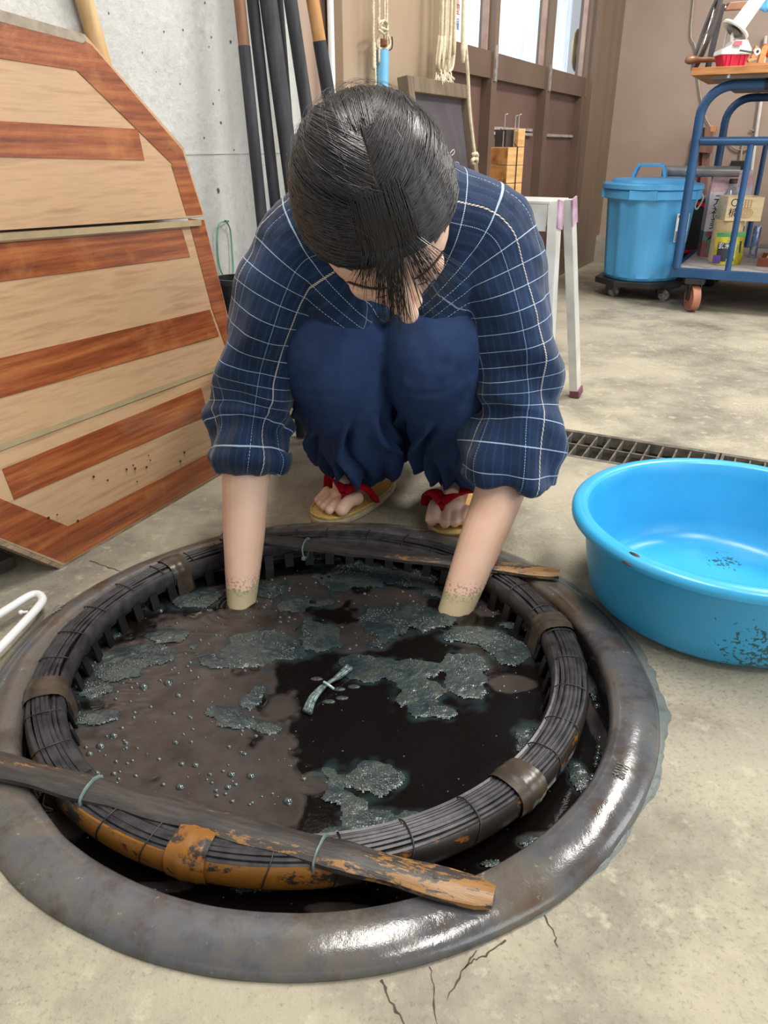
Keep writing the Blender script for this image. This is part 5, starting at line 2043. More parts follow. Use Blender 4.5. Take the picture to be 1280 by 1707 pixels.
MB().beam(TRc - WU * fw_ / 2, TRc - WU * fw_ / 2 - CUP * chh, fw_, 0.03, up=cn, bev=0.002).build('frame_side', M_CFR, o)
MB().beam(TLc + WU * (fw_ + 0.001) - CUP * 0.018, TRc - WU * (fw_ + 0.001) - CUP * 0.018, 0.036, 0.03, up=cn, bev=0.002).build('frame_top', M_CFR, o)
bt = TLc - CUP * (chh * 0.78)
MB().beam(bt + WU * (fw_ + 0.001), bt + WU * (cw - fw_ - 0.001), 0.036, 0.03, up=cn, bev=0.002).build('frame_bottom', M_CFR, o)
q_ = [TLc + WU * fw_ - CUP * 0.036, TRc - WU * fw_ - CUP * 0.036, bt + WU * (cw - fw_) + CUP * 0.018, bt + WU * fw_ + CUP * 0.018]
MB().prism([x - cn * 0.004 for x in q_], -cn * 0.006).build('slate', M('chalk_black', rgb(82, 76, 80), rgb(70, 65, 68), scale=6, rough=0.6), o)
M_CHALK = M('chalk_white', rgb(214, 210, 208), rgb(190, 186, 184), rough=0.9)


def CB(x, y):
    return PL(x, y, cp0 - cn * 0.0035, cn)


for pts in ([(749, 257), (756, 249), (757, 255), (751, 260)], [(757, 284), (757, 272), (764, 271), (765, 279), (761, 285)], [(738, 262), (744, 254), (746, 262)]):
    MB().tube(smooth_path([CB(*p) for p in pts], 4, closed=True), 0.0011, 5, closed=True).build('chalk_mark', M_CHALK, o)

# ---- aluminium step stool
M_ALU = M('white_aluminium', rgb(226, 226, 222), rgb(206, 206, 200), scale=20, rough=0.32, metallic=0.25, spots=(rgb(120, 100, 110), 50, 0.73))
M_PURP = M('purple_stained_metal', rgb(138, 84, 120), rgb(196, 172, 190), scale=18, rough=0.4, lo=0.3, hi=0.6)
tp_ = DY(944, 333, 1.85)
ZS = tp_.z
stool = thing('step_stool', 'white metal step stool with purple stains behind the checked sleeve', 'stool', (tp_.x - 0.2, tp_.y, 0))
c0 = Vector((tp_.x, tp_.y, 0)) - WU * 0.0
SL, SW = 0.36, 0.15


def SP_(a, b, z):
    return Vector((c0.x, c0.y, 0)) - WN * a + WU * b + UPZ * z


MB().prism([SP_(0.015, -SW / 2, ZS), SP_(SL, -SW / 2, ZS), SP_(SL, SW / 2, ZS), SP_(0.015, SW / 2, ZS)], (0, 0, -0.006)).build('tread', M_ALU, stool, bevel=0.001)
for b in (-SW / 2, SW / 2 - 0.004):
    MB().prism([SP_(0.02, b, ZS - 0.0065), SP_(SL - 0.01, b, ZS - 0.0065), SP_(SL - 0.01, b + 0.004, ZS - 0.0065), SP_(0.02, b + 0.004, ZS - 0.0065)], (0, 0, -0.055)).build('apron', M_ALU, stool)
lab = MB().prism([SP_(0.115, -SW / 2 - 0.0008, ZS - 0.018), SP_(0.060, -SW / 2 - 0.0008, ZS - 0.018), SP_(0.060, -SW / 2 - 0.0008, ZS - 0.046), SP_(0.115, -SW / 2 - 0.0008, ZS - 0.046)], WU * 0.0006).build(
    'rating_label', M('label_paper', rgb(214, 210, 206), rgb(196, 190, 186), rough=0.5), stool)
for k in range(4):
    z = ZS - 0.023 - k * 0.0055
    MB().prism([SP_(0.108, -SW / 2 - 0.0012, z), SP_(0.068, -SW / 2 - 0.0012, z), SP_(0.068, -SW / 2 - 0.0012, z - 0.0022), SP_(0.108, -SW / 2 - 0.0012, z - 0.0022)], WU * 0.0003).build('label_print', M('grey_print', rgb(140, 128, 130), rgb(120, 110, 112)), lab)
footR = G(965, 660)
splay = Vector((footR.x, footR.y, 0)) - SP_(0, SW / 2 - 0.01, 0)
su_, sn_ = splay.dot(WU), splay.dot(WN)


def leg(a, b, dirb, out, name='leg'):
    top = SP_(a, b, ZS - 0.002)
    ft = SP_(a, b, 0.012) + WU * dirb * abs(su_) + WN * out
    m = MB()
    # channel-shaped rail: web and two flanges
    t_ = (ft - top).normalized()
    sd = WU
    for (off, w, h) in ((Vector((0, 0, 0)), 0.036, 0.004), (WU * 0.017, 0.004, 0.020), (-WU * 0.017, 0.004, 0.020)):
        m.beam(top + off + (WN * -0.009 if h > 0.01 else Vector((0, 0, 0))), ft + off + (WN * -0.009 if h > 0.01 else Vector((0, 0, 0))), w, h, up=WN)
    l = m.build(name, M_ALU, stool)
    MB().beam(ft + t_ * -0.012 - WN * 0.006, ft + t_ * 0.008 - WN * 0.006, 0.040, 0.026, up=WN, bev=0.003).build('foot_cap', M('plum_rubber', rgb(120, 70, 84), rgb(100, 58, 70), rough=0.6), l)
    MB().beam(top + t_ * -0.003 + WN * 0.003, top + t_ * 0.055 + WN * 0.003, 0.039, 0.004, up=WN).build('stained_end', M_PURP, l)
    return ft


for a, o_ in ((0, max(0.02, sn_)), (SL, -0.03)):
    leg(a, SW / 2 - 0.02, 1, o_)
    leg(a, -SW / 2 + 0.02, -0.8, o_)
zs2 = 0.235
k2 = 1 - zs2 / ZS
b2 = -SW / 2 + 0.02 - 0.8 * abs(su_) * k2
MB().prism([SP_(0.0, b2 - 0.03, zs2), SP_(SL, b2 - 0.03, zs2), SP_(SL, b2 + 0.08, zs2), SP_(0.0, b2 + 0.08, zs2)], (0, 0, -0.006)).build('lower_tread', M_ALU, stool)
MB().prism([SP_(0.0, b2 - 0.03, zs2 - 0.006), SP_(SL, b2 - 0.03, zs2 - 0.006), SP_(SL, b2 - 0.027, zs2 - 0.006), SP_(0.0, b2 - 0.027, zs2 - 0.006)], (0, 0, -0.03)).build('lower_apron', M_ALU, stool)

# ---- bundle of wooden blocks on the stool
bb = DY(842, 330, 1.80)
bb = Vector((bb.x, bb.y, ZS + 0.0005))
r_ = math.radians(38)
E1, E2 = Vector((math.cos(r_), math.sin(r_), 0)), Vector((-math.sin(r_), math.cos(r_), 0))
M_BLK = M('light_block_wood', rgb(222, 176, 112), rgb(198, 146, 84), scale=18, rough=0.6, stretch=(1, 1, 6))
M_BLD = M('knotty_block_end', rgb(186, 126, 62), rgb(120, 66, 34), scale=22, rough=0.55, lo=0.4, hi=0.6)
bun = thing('block_bundle', 'string-tied bundle of small wooden blocks standing on the step stool', 'wood blocks', bb)
bh = 0.0355
for lvl in range(3):
    z = lvl * bh
    MB().prism([bb + UPZ * z, bb + E1 * 0.027 + UPZ * z, bb + E1 * 0.027 + E2 * 0.052 + UPZ * z, bb + E2 * 0.052 + UPZ * z], (0, 0, bh - 0.0012)).build('wooden_block', M_BLK, bun, bevel=0.0008)
    MB().prism([bb - E1 * 0.0006 + E2 * 0.001 + UPZ * (z + 0.001), bb - E1 * 0.0006 + E2 * 0.051 + UPZ * (z + 0.001), bb - E1 * 0.0002 + E2 * 0.051 + UPZ * (z + 0.001), bb - E1 * 0.0002 + E2 * 0.001 + UPZ * (z + 0.001)], (0, 0, bh - 0.003)).build('end_grain', M_BLD, bun)
for lvl in range(4):
    z = lvl * bh
    b1 = bb + E1 * 0.028
    MB().prism([b1 + UPZ * z, b1 + E1 * 0.021 + UPZ * z, b1 + E1 * 0.021 + E2 * 0.05 + UPZ * z, b1 + E2 * 0.05 + UPZ * z], (0, 0, bh - 0.0012)).build('wooden_block', M_BLK, bun, bevel=0.0008)
zt3 = 3 * bh
MB().prism([bb + E2 * 0.012 + E1 * 0.004 + UPZ * zt3, bb + E1 * 0.026 + E2 * 0.012 + UPZ * zt3, bb + E1 * 0.026 + E2 * 0.045 + UPZ * zt3, bb + E1 * 0.004 + E2 * 0.045 + UPZ * zt3], (0, 0, 0.033)).build('charred_block', M('charred_wood', rgb(70, 48, 44), rgb(34, 30, 32), scale=30, rough=0.6), bun)
MB().tube([bb + E1 * 0.0275 - E2 * 0.0008, bb + E1 * 0.0275 - E2 * 0.0008 + UPZ * zt3, bb + E1 * 0.0275 + E2 * 0.053 + UPZ * (zt3 + 0.036)], 0.0012, 6).build('string', M_WIRE, bun)
M_NAILS = M('bright_wire', rgb(200, 196, 190), rgb(170, 166, 160), rough=0.3, metallic=0.7)
for (e1, e2, h0, h1) in ((0.004, 0.020, zt3, zt3 + 0.03), (0.020, 0.004, zt3, zt3 + 0.03), (0.016, 0.030, zt3 + 0.033, zt3 + 0.062), (0.038, 0.02, 4 * bh, 4 * bh + 0.024), (0.042, 0.014, 4 * bh, 4 * bh + 0.026)):
    p = bb + E1 * e1 + E2 * e2
    MB().tube([p + UPZ * h0, p + UPZ * h1, p + UPZ * (h1 + 0.001) + E1 * 0.006], 0.0012, 6).build('wire_pin', M_NAILS, bun)

# ---- blue bin on a dolly
M_BBLUE = M('bin_blue_plastic', rgb(96, 182, 236), rgb(82, 168, 226), scale=4, rough=0.35)
BX = DY(1078, 380, 3.52)
BNC = Vector((BX.x, BX.y, 0))
binn = thing('blue_bin', 'light blue lidded plastic bin on a black dolly by the back wall', 'bin', BNC + UPZ * 0.078)


def ring_shape(r, z, fl=0.0, k=0, n=72, sq=0.9):
    out = []
    for i in range(n):
        a = 2 * PI * i / n + RA
        c, s = math.cos(a - RA * 0), math.sin(a - RA * 0)
        rr_ = r * (1 + 0.03 * math.cos(4 * (a + RA)))
        if fl:
            ph_ = (a * 12 / (2 * PI)) % 1
            rr_ -= fl * (1 if 0.22 < ph_ < 0.78 else 0)
        out.append(BNC + Vector((c * rr_, s * rr_, z)))
    return out


def loft(rings, cap0=True, cap1=True):
    n = len(rings[0])
    vs = [p for r in rings for p in r]
    fs = []
    for i in range(len(rings) - 1):
        for k in range(n):
            l = (k + 1) % n
            fs.append((i * n + k, i * n + l, (i + 1) * n + l, (i + 1) * n + k))
    if cap0:
        fs.append(tuple(reversed(range(n))))
    if cap1:
        fs.append(tuple((len(rings) - 1) * n + k for k in range(n)))
    return MB().add(vs, fs)


z0 = 0.078
loft([ring_shape(0.150, z0), ring_shape(0.156, z0 + 0.012), ring_shape(0.157, z0 + 0.03, 0.007), ring_shape(0.176, 0.385, 0.007), ring_shape(0.177, 0.40), ring_shape(0.179, 0.436)]).build('bin_body', M_BBLUE, binn, smooth=True, ang=30)
loft([ring_shape(0.184, 0.398), ring_shape(0.190, 0.402), ring_shape(0.190, 0.432), ring_shape(0.186, 0.436)]).build('rim_band', M_BBLUE, binn, smooth=True, ang=30)
for a in (RA * -1 + PI, -RA, -RA + PI / 2, -RA - PI / 2):
    p = BNC + Vector((math.cos(a), math.sin(a), 0)) * 0.187 + UPZ * 0.418
    MB().box(p, (0.02, 0.11, 0.036), rz=a, bev=0.003).build('carry_lug', M_BBLUE, binn)
lidb = loft([ring_shape(0.195, 0.437), ring_shape(0.200, 0.439), ring_shape(0.200, 0.455), ring_shape(0.195, 0.460), ring_shape(0.168, 0.462), ring_shape(0.162, 0.472), ring_shape(0.150, 0.477), ring_shape(0.08, 0.480)]).build('bin_lid', M_BBLUE, binn, smooth=True, ang=30)
hd_ = [BNC + WN * x + UPZ * z for x, z in ((-0.085, 0.478), (-0.070, 0.520), (-0.060, 0.528), (0.030, 0.528), (0.038, 0.520), (0.046, 0.478))]
mm = MB()
for i in range(5):
    mm.beam(hd_[i], hd_[i + 1], 0.045, 0.012, up=WU.cross(hd_[i + 1] - hd_[i]), bev=0.002)
mm.build('lid_handle', M_BBLUE, lidb)
sk = BNC + Vector((0.062, -0.172, 0.30))
skn = Vector((0.34, -0.94, 0)).normalized()
skr = Vector((-skn.y, skn.x, 0))
st_ = MB().prism([sk + skr * x + UPZ * z for x, z in ((0.0, -0.06), (0.06, -0.06), (0.06, 0.05), (0.0, 0.05))], skn * 0.002).build('size_sticker', M('white_sticker', rgb(228, 226, 226), rgb(216, 214, 214), rough=0.4), binn)
text_part('sticker_print', '45', M('sticker_grey', rgb(246, 246, 246), rgb(240, 240, 240)), binn, sk + skr * 0.028 + UPZ * -0.038 + skn * 0.0040, skr, UPZ, 0.04)
MB().prism([sk + skn * 0.0022 + skr * x + UPZ * z for x, z in ((0.002, -0.058), (0.058, -0.058), (0.058, -0.018), (0.002, -0.018))], skn * 0.0008).build('sticker_field', M('grey_field', rgb(124, 132, 140), rgb(112, 120, 128)), binn)
MB().prism([sk + skn * 0.0022 + skr * x + UPZ * z for x, z in ((0.005, 0.034), (0.052, 0.034), (0.052, 0.044), (0.005, 0.044))], skn * 0.0008).build('sticker_band', M('red_band', rgb(190, 50, 50), rgb(180, 44, 44)), binn)
dol = thing('bin_dolly', 'flat black dolly on small casters under the blue bin', 'dolly', BNC)
M_BLKP = M('black_hard_plastic', rgb(44, 42, 42), rgb(32, 31, 31), scale=12, rough=0.45)
oct_ = [BNC + Vector((math.cos(a), math.sin(a), 0)) * 0.195 + UPZ * 0.052 for a in [PI / 8 - RA + k * PI / 4 for k in range(8)]]
MB().prism(oct_, (0, 0, 0.024)).build('platform', M_BLKP, dol, bevel=0.003)
for k in range(4):
    a = PI / 4 - RA + k * PI / 2
    p = BNC + Vector((math.cos(a), math.sin(a), 0)) * 0.15
    cst = MB().beam(p + UPZ * 0.052, p + UPZ * 0.03, 0.03, 0.026).build('caster', M_BLKP, dol)
    MB().lathe([(0.0001, -0.008), (0.016, -0.008), (0.022, -0.006), (0.0225, 0.006), (0.016, 0.008), (0.0001, 0.008)], p + UPZ * 0.0226 + WN * 0.02, 20, axis=WU).build('wheel', M('grey_wheel', rgb(150, 148, 146), rgb(60, 58, 58), scale=60), cst, smooth=True)

# grey roll lying across the lid
o = thing('grey_roll', 'grey cylindrical roll lying behind the bin lid handle', 'roll', BNC)
a0 = BNC + WN * 0.02 + WU * 0.06 + UPZ * 0.503
a1 = a0 + WN * 0.30 + WU * 0.05
MB().lathe([(0.0001, 0), (0.019, 0), (0.021, 0.003), (0.021, (a1 - a0).length), (0.0001, (a1 - a0).length)], a0, 24, axis=(a1 - a0)).build('roll_body', M('grey_satin', rgb(158, 154, 152), rgb(140, 136, 134), rough=0.3, metallic=0.3), o, smooth=True)

# ---- black case with red ring between bin and cart
hc_ = DY(1152, 380, 3.78)
o = thing('ring_case', 'black upright case with a red ring between bin and cart', 'case', (hc_.x, hc_.y, 0))
hx = Vector((hc_.x, hc_.y, 0))
fz = hc_.z
MB().prism([hx + WN * -0.14 + UPZ * 0.003, hx + WN * 0.14 + UPZ * 0.003, hx + WN * 0.14 + UPZ * (fz + 0.14), hx + WN * -0.14 + UPZ * (fz + 0.14)], WU * 0.07).build('case_body', M_BLKP, o, bevel=0.01, smooth=True)
MB().lathe([(0.098, 0), (0.100, 0.006), (0.112, 0.006), (0.114, 0.0)], hx + UPZ * fz, 48, axis=-WU).build('red_ring', M('bright_red_plastic', rgb(240, 20, 50), rgb(226, 14, 44), rough=0.35), o, smooth=True)
MB().tube([hx + WN * -0.14 - WU * 0.002 + UPZ * (fz + 0.133), hx + WN * 0.14 - WU * 0.002 + UPZ * (fz + 0.133)], 0.009, 10).build('top_bar', M('pale_metal', rgb(180, 176, 176), rgb(160, 156, 156), rough=0.3, metallic=0.5), o, smooth=True)

# ---- blue steel cart
M_CART = M('chipped_blue_paint', rgb(44, 86, 130), rgb(36, 72, 112), scale=8, rough=0.35, spots=(rgb(176, 166, 150), 22, 0.70))
K0 = DY(1126, 452, 3.17)
K0 = Vector((K0.x, K0.y, 0))
CZ = 0.15


def KP(a, b, z):
    return K0 + WN * a + WU * b + UPZ * z


CLn, CWd = 1.05, 0.88
cart = thing('platform_cart', 'blue chipped steel platform cart with side rails at right', 'cart', KP(0.5, 0.4, 0))
for (a0, b0, a1, b1) in ((-0.02, 0, CLn, 0), (-0.02, CWd, CLn, CWd)):
    MB().beam(KP(a0, b0, CZ - 0.004), KP(a1, b1, CZ - 0.004), 0.022, 0.036, bev=0.002).build('deck_rail', M_CART, cart)
for a_ in (-0.009, CLn - 0.011):
    MB().beam(KP(a_, 0.012, CZ - 0.004), KP(a_, CWd - 0.012, CZ - 0.004), 0.022, 0.034, bev=0.002).build('deck_end', M_CART, cart)
nb = 5
for k in range(nb):
    b0 = 0.014 + (CWd - 0.028) * k / nb
    b1 = 0.014 + (CWd - 0.028) * (k + 1) / nb - 0.004
    MB().prism([KP(0.003, b0, CZ), KP(CLn - 0.025, b0, CZ), KP(CLn - 0.025, b1, CZ), KP(0.003, b1, CZ)], (0, 0, 0.012)).build('deck_board', M('grey_deck_board', rgb(176, 168, 164), rgb(150, 142, 138), scale=20, rough=0.6, stretch=(2, 2, 2)), cart)
RZ = 0.795
for b in (0.0, CWd):
    tr_ = 0.017
    path = [KP(0.0, b, CZ + 0.012), KP(0.0, b, RZ - 0.10)]
    for k in range(1, 8):
        t = k / 8 * PI / 2
        path.append(KP(0.10 - 0.10 * math.cos(t), b, RZ - 0.10 + 0.10 * math.sin(t)))
    path += [KP(0.10, b, RZ), KP(CLn - 0.12, b, RZ)]
    for k in range(1, 8):
        t = k / 8 * PI / 2
        path.append(KP(CLn - 0.12 + 0.10 * math.sin(t), b, RZ - 0.10 + 0.10 * math.cos(t)))
    path += [KP(CLn - 0.02, b, RZ - 0.10), KP(CLn - 0.02, b, CZ + 0.012)]
    rail = MB().tube(path, tr_, 14).build('side_rail', M_CART, cart, smooth=True)
    MB().tube([KP(0.014, b, 0.615), KP(CLn - 0.034, b, 0.615)], 0.0145, 12).build('cross_bar', M_CART, rail, smooth=True)
    for a_ in (0.19, 0.40, 0.61, 0.82):
        MB().tube([KP(a_, b, CZ + 0.012), KP(a_, b, 0.604)], 0.0115, 10).build('upright', M_CART, rail, smooth=True)
    for a_ in (0.20, 0.6):
        MB().tube([KP(a_, b, RZ), KP(a_ + 0.05, b, RZ)], 0.0185, 14).build('rubber_sleeve', M_BLKP, rail, smooth=True)
for (a_, b_) in ((0.06, -0.02), (0.06, CWd - 0.06), (CLn - 0.12, -0.02), (CLn - 0.12, CWd - 0.06)):
    c = KP(a_ + 0.02, b_ + 0.02, 0.052)
    rx = (WN * 0.45 - WU * 0.9).normalized()
    axv = Vector((-rx.y, rx.x, 0))
    cs_ = MB()
    cs_.beam(c + axv * 0.022 + UPZ * 0.055, c + axv * 0.022 - UPZ * 0.008, 0.03, 0.004, up=axv)
    cs_.beam(c - axv * 0.022 + UPZ * 0.055, c - axv * 0.022 - UPZ * 0.008, 0.03, 0.004, up=axv)
    cs_.box(c + UPZ * 0.066, (0.07, 0.07, 0.018), rz=-RA)
    cs_ = cs_.build('caster', M_DARKMETAL, cart)
    MB().lathe([(0.0001, -0.015), (0.018, -0.016), (0.040, -0.013), (0.050, -0.015), (0.052, 0.0), (0.050, 0.015), (0.040, 0.013), (0.018, 0.016), (0.0001, 0.015)], c, 32, axis=axv).build(
        'wheel', M('worn_rubber_wheel', rgb(176, 118, 92), rgb(150, 96, 74), scale=30, rough=0.6), cs_, smooth=True)

# ---- board on top of the cart and the tools on it
M_TOPW = M('orange_pine', rgb(200, 142, 88), rgb(168, 108, 60), scale=10, rough=0.5, stretch=(1, 1, 8))
BZ0 = RZ + 0.019
tb = thing('work_board', 'orange pine board laid across the top rails of the blue cart', 'board', KP(0.3, 0.2, BZ0))
MB().prism([KP(-0.045, -0.06, BZ0 + 0.012), KP(1.0, -0.10, BZ0 + 0.012), KP(1.0, 0.44, BZ0 + 0.012), KP(-0.045, 0.44, BZ0 + 0.012)], (0, 0, 0.024)).build('pine_board', M_TOPW, tb, bevel=0.001)
MB().prism([KP(0.02, -0.03, BZ0), KP(1.0, -0.05, BZ0), KP(1.0, CWd + 0.02, BZ0), KP(0.02, CWd + 0.02, BZ0)], (0, 0, 0.0115)).build('grey_under_board', M('grey_plank', rgb(150, 140, 130), rgb(132, 122, 112), scale=12, rough=0.7), tb)
TZ = BZ0 + 0.0365

# yarn winder clamped on the board's front edge
wp = DY(1217, 112, 3.13)
wc = Vector((wp.x, wp.y, TZ))
XR = Vector((1, 0, 0))
yw = thing('yarn_winder', 'white and red yarn ball winder clamped to the pine board', 'yarn winder', wc)
sc_ = 0.00225


def YW(x, y, dy=0.0):
    """offset measured in small steps right/up from the clamp point"""
    return wc + XR * ((x - 1217) * sc_) + UPZ * ((118 - y) * sc_) + Vector((0, dy, 0))


M_WRED, M_WWHT = M('winder_red', rgb(206, 24, 66), rgb(190, 18, 56), rough=0.3), M('winder_white', rgb(240, 236, 226), rgb(228, 224, 214), rough=0.3)
MB().prism([YW(1202, 119, -0.03), YW(1232, 119, -0.03), YW(1238, 102, -0.035), YW(1195, 102, -0.035)], Vector((0, 0.07, 0))).build('red_base', M_WRED, yw, bevel=0.003)
for x in (1203, 1210, 1224, 1231):
    MB().prism([YW(x, 119, -0.034), YW(x + 2, 119, -0.034), YW(x + 2, 103, -0.038), YW(x, 103, -0.038)], Vector((0, 0.006, 0))).build('base_rib', M_WRED, yw)
MB().prism([YW(1193, 102, -0.038), YW(1240, 102, -0.038), YW(1239, 94, -0.038), YW(1232, 82, -0.03), YW(1214, 82, -0.03), YW(1208, 89, -0.03), YW(1194, 96, -0.038)], Vector((0, 0.076, 0))).build('white_housing', M_WWHT, yw, bevel=0.003)
MB().prism([YW(1209, 90, -0.0405), YW(1222, 90, -0.0405), YW(1223, 84, -0.036), YW(1212, 84, -0.036)], Vector((0, 0.004, 0))).build('red_badge', M('badge_red', rgb(210, 70, 90), rgb(190, 50, 76)), yw)
MB().beam(YW(1219, 97, -0.046), YW(1241, 100, -0.046), 0.006, 0.006).build('crank_arm', M('grey_steel', rgb(90, 88, 90), rgb(76, 74, 76), metallic=0.6, rough=0.35), yw)
MB().lathe([(0.0001, 0), (0.011, 0), (0.011, 0.012), (0.0001, 0.012)], YW(1245, 99, -0.045), 16, axis=(0, -1, 0)).build('crank_knob', M_WWHT, yw)
MB().lathe([(0.0001, 0.0121), (0.005, 0.0125), (0.0001, 0.013)], YW(1245, 99, -0.045), 12, axis=(0, -1, 0)).build('knob_screw', M_DARKMETAL, yw)
sax = (XR * 0.55 + UPZ * 0.83).normalized()
c1 = YW(1215, 68)
spool = MB().lathe([(0.018, 0.004), (0.048, -0.004), (0.052, 0.0), (0.050, 0.006), (0.030, 0.012), (0.026, 0.018), (0.024, 0.10), (0.0245, 0.118), (0.021, 0.121), (0.0001, 0.121)], c1, 32, axis=sax).build('spool', M_WWHT, yw, smooth=True)
MB().lathe([(0.0001, -0.012), (0.022, -0.014), (0.030, -0.006), (0.026, -0.003), (0.0001, -0.003)], c1, 28, axis=sax).build('spool_disc', M('winder_grey', rgb(128, 122, 116), rgb(96, 92, 88), rough=0.4), yw, smooth=True)
MB().tube([YW(1213, 84), YW(1212, 75), c1 - sax * 0.008], 0.006, 10).build('spindle', M_WWHT, yw, smooth=True)
MB().tube([YW(1205, 90, 0.02), YW(1206, 72, 0.02), YW(1210, 66, 0.01)], 0.0025, 8).build('yarn_guide', M_NAILS, yw, smooth=True)
MB().beam(YW(1210, 119, -0.039), YW(1209, 134, -0.039), 0.014, 0.008).build('clamp_bar', M('pale_clamp', rgb(212, 210, 204), rgb(196, 194, 188)), yw)

# bobbin wheel behind it
bw = thing('bobbin_wheel', 'dark rimmed bobbin wheel with turned wooden handles behind the winder', 'spinning wheel', wc + Vector((-0.02, 0.22, 0)))
wo = 0.20
vs = []
ex, ey = 0.018, 0.10
ctrw = YW(1204, 62, wo)
path = [ctrw + XR * (0.022 * math.cos(t) + 0.026 * math.sin(t)) + UPZ * (0.112 * math.sin(t)) + Vector((0, 0.105 * math.cos(t), 0)) for t in [2 * PI * k / 48 for k in range(48)]]
MB().tube(path, 0.009, 8, closed=True, r2=0.016).build('wheel_rim', M('dark_bronze', rgb(96, 84, 76), rgb(72, 64, 60), rough=0.4, metallic=0.3), bw, smooth=True)
MB().beam(YW(1214, 119, wo), YW(1222, 22, wo), 0.02, 0.016).build('upright_post', M_DARKMETAL, bw)
MB().tube([YW(1212, 30, wo), YW(1228, 26, wo)], 0.004, 8).build('axle', M_NAILS, bw)
M_TURN = M('turned_wood', rgb(150, 106, 76), rgb(120, 80, 56), scale=14, rough=0.35)
MB().prism([YW(1228, 30, wo), YW(1272, 28, wo), YW(1274, 16, wo), YW(1234, 19, wo)], Vector((0, 0.03, 0))).build('top_arm', M_TURN, bw, bevel=0.002)
MB().lathe([(0.0001, 0), (0.010, 0.002), (0.015, 0.015), (0.014, 0.032), (0.009, 0.055), (0.010, 0.075), (0.008, 0.125), (0.0001, 0.125)], YW(1160, 104, 0.10), 20, axis=(1, 0.15, 0.02)).build('hand_grip', M_TURN, bw, smooth=True)
for k in range(3):
    t = k * PI / 3
    a_, b_ = path[k * 8], path[k * 8 + 24]
    MB().tube([a_, b_], 0.002, 6).build('spoke', M_NAILS, bw)
# small pine yarn stand parts
ps = thing('pine_stand', 'small orange pine peg stand at the right end of the board', 'peg stand', YW(1262, 118, 0.02))
MB().prism([YW(1232, 116, 0.02), YW(1300, 116, 0.02), YW(1300, 111, 0.02), YW(1232, 111, 0.02)], Vector((0, 0.05, 0))).build('stand_base', M_TOPW, ps)
for pts in ([(1236, 111), (1241, 111), (1239, 86), (1235, 87)], [(1253, 104), (1263, 104), (1261, 88), (1257, 87)], [(1265, 111), (1274, 111), (1278, 84), (1272, 84), (1267, 92)], [(1248, 106), (1262, 102), (1262, 106), (1250, 110)]):
    MB().prism([YW(x, y, 0.03) for x, y in pts], Vector((0, 0.014, 0))).build('peg', M_TOPW, ps, bevel=0.001)
MB().ball(YW(1283, 95, 0.04), (0.018, 0.018, 0.02), 16, 10).build('wooden_ball', M('orange_varnish', rgb(210, 110, 60), rgb(180, 84, 44), rough=0.25), ps, smooth=True)
# blue cloth hung over the arm end
o = thing('blue_cloth', 'bright blue cloth scrap hanging at the end of the wheel arm', 'cloth', YW(1278, 20, wo))
vs, fs = [], []
for i in range(9):
    for j in range(7):
        x, y = 1266 + i * 5, -6 + j * 6 + (3 * math.sin(i * 1.3) if j in (0, 6) else 0)
        vs.append(YW(x, y, wo + 0.02 + 0.012 * math.sin(i * 1.4 + j * 0.5)))
for i in range(8):
    for j in range(6):
        fs.append((i * 7 + j, i * 7 + j + 1, i * 7 + j + 8, i * 7 + j + 7))
cl_ = MB().add(vs, fs).build('cloth_fold', M('bright_blue_cloth', rgb(70, 160, 234), rgb(110, 190, 246), rough=0.7), o, smooth=True)
cl_.modifiers.new('t', 'SOLIDIFY').thickness = 0.002

# ---- groceries on the cart deck
DZ = CZ + 0.0125
M_INK = M('brush_ink', rgb(34, 28, 30), rgb(26, 22, 24))
M_INKR = M('red_ink', rgb(190, 90, 90), rgb(176, 80, 80))
M_KRAFT = M('box_kraft', rgb(224, 196, 152), rgb(212, 182, 136), scale=30, rough=0.7)


def at_deck(px, py):
    return G(px, py, DZ)


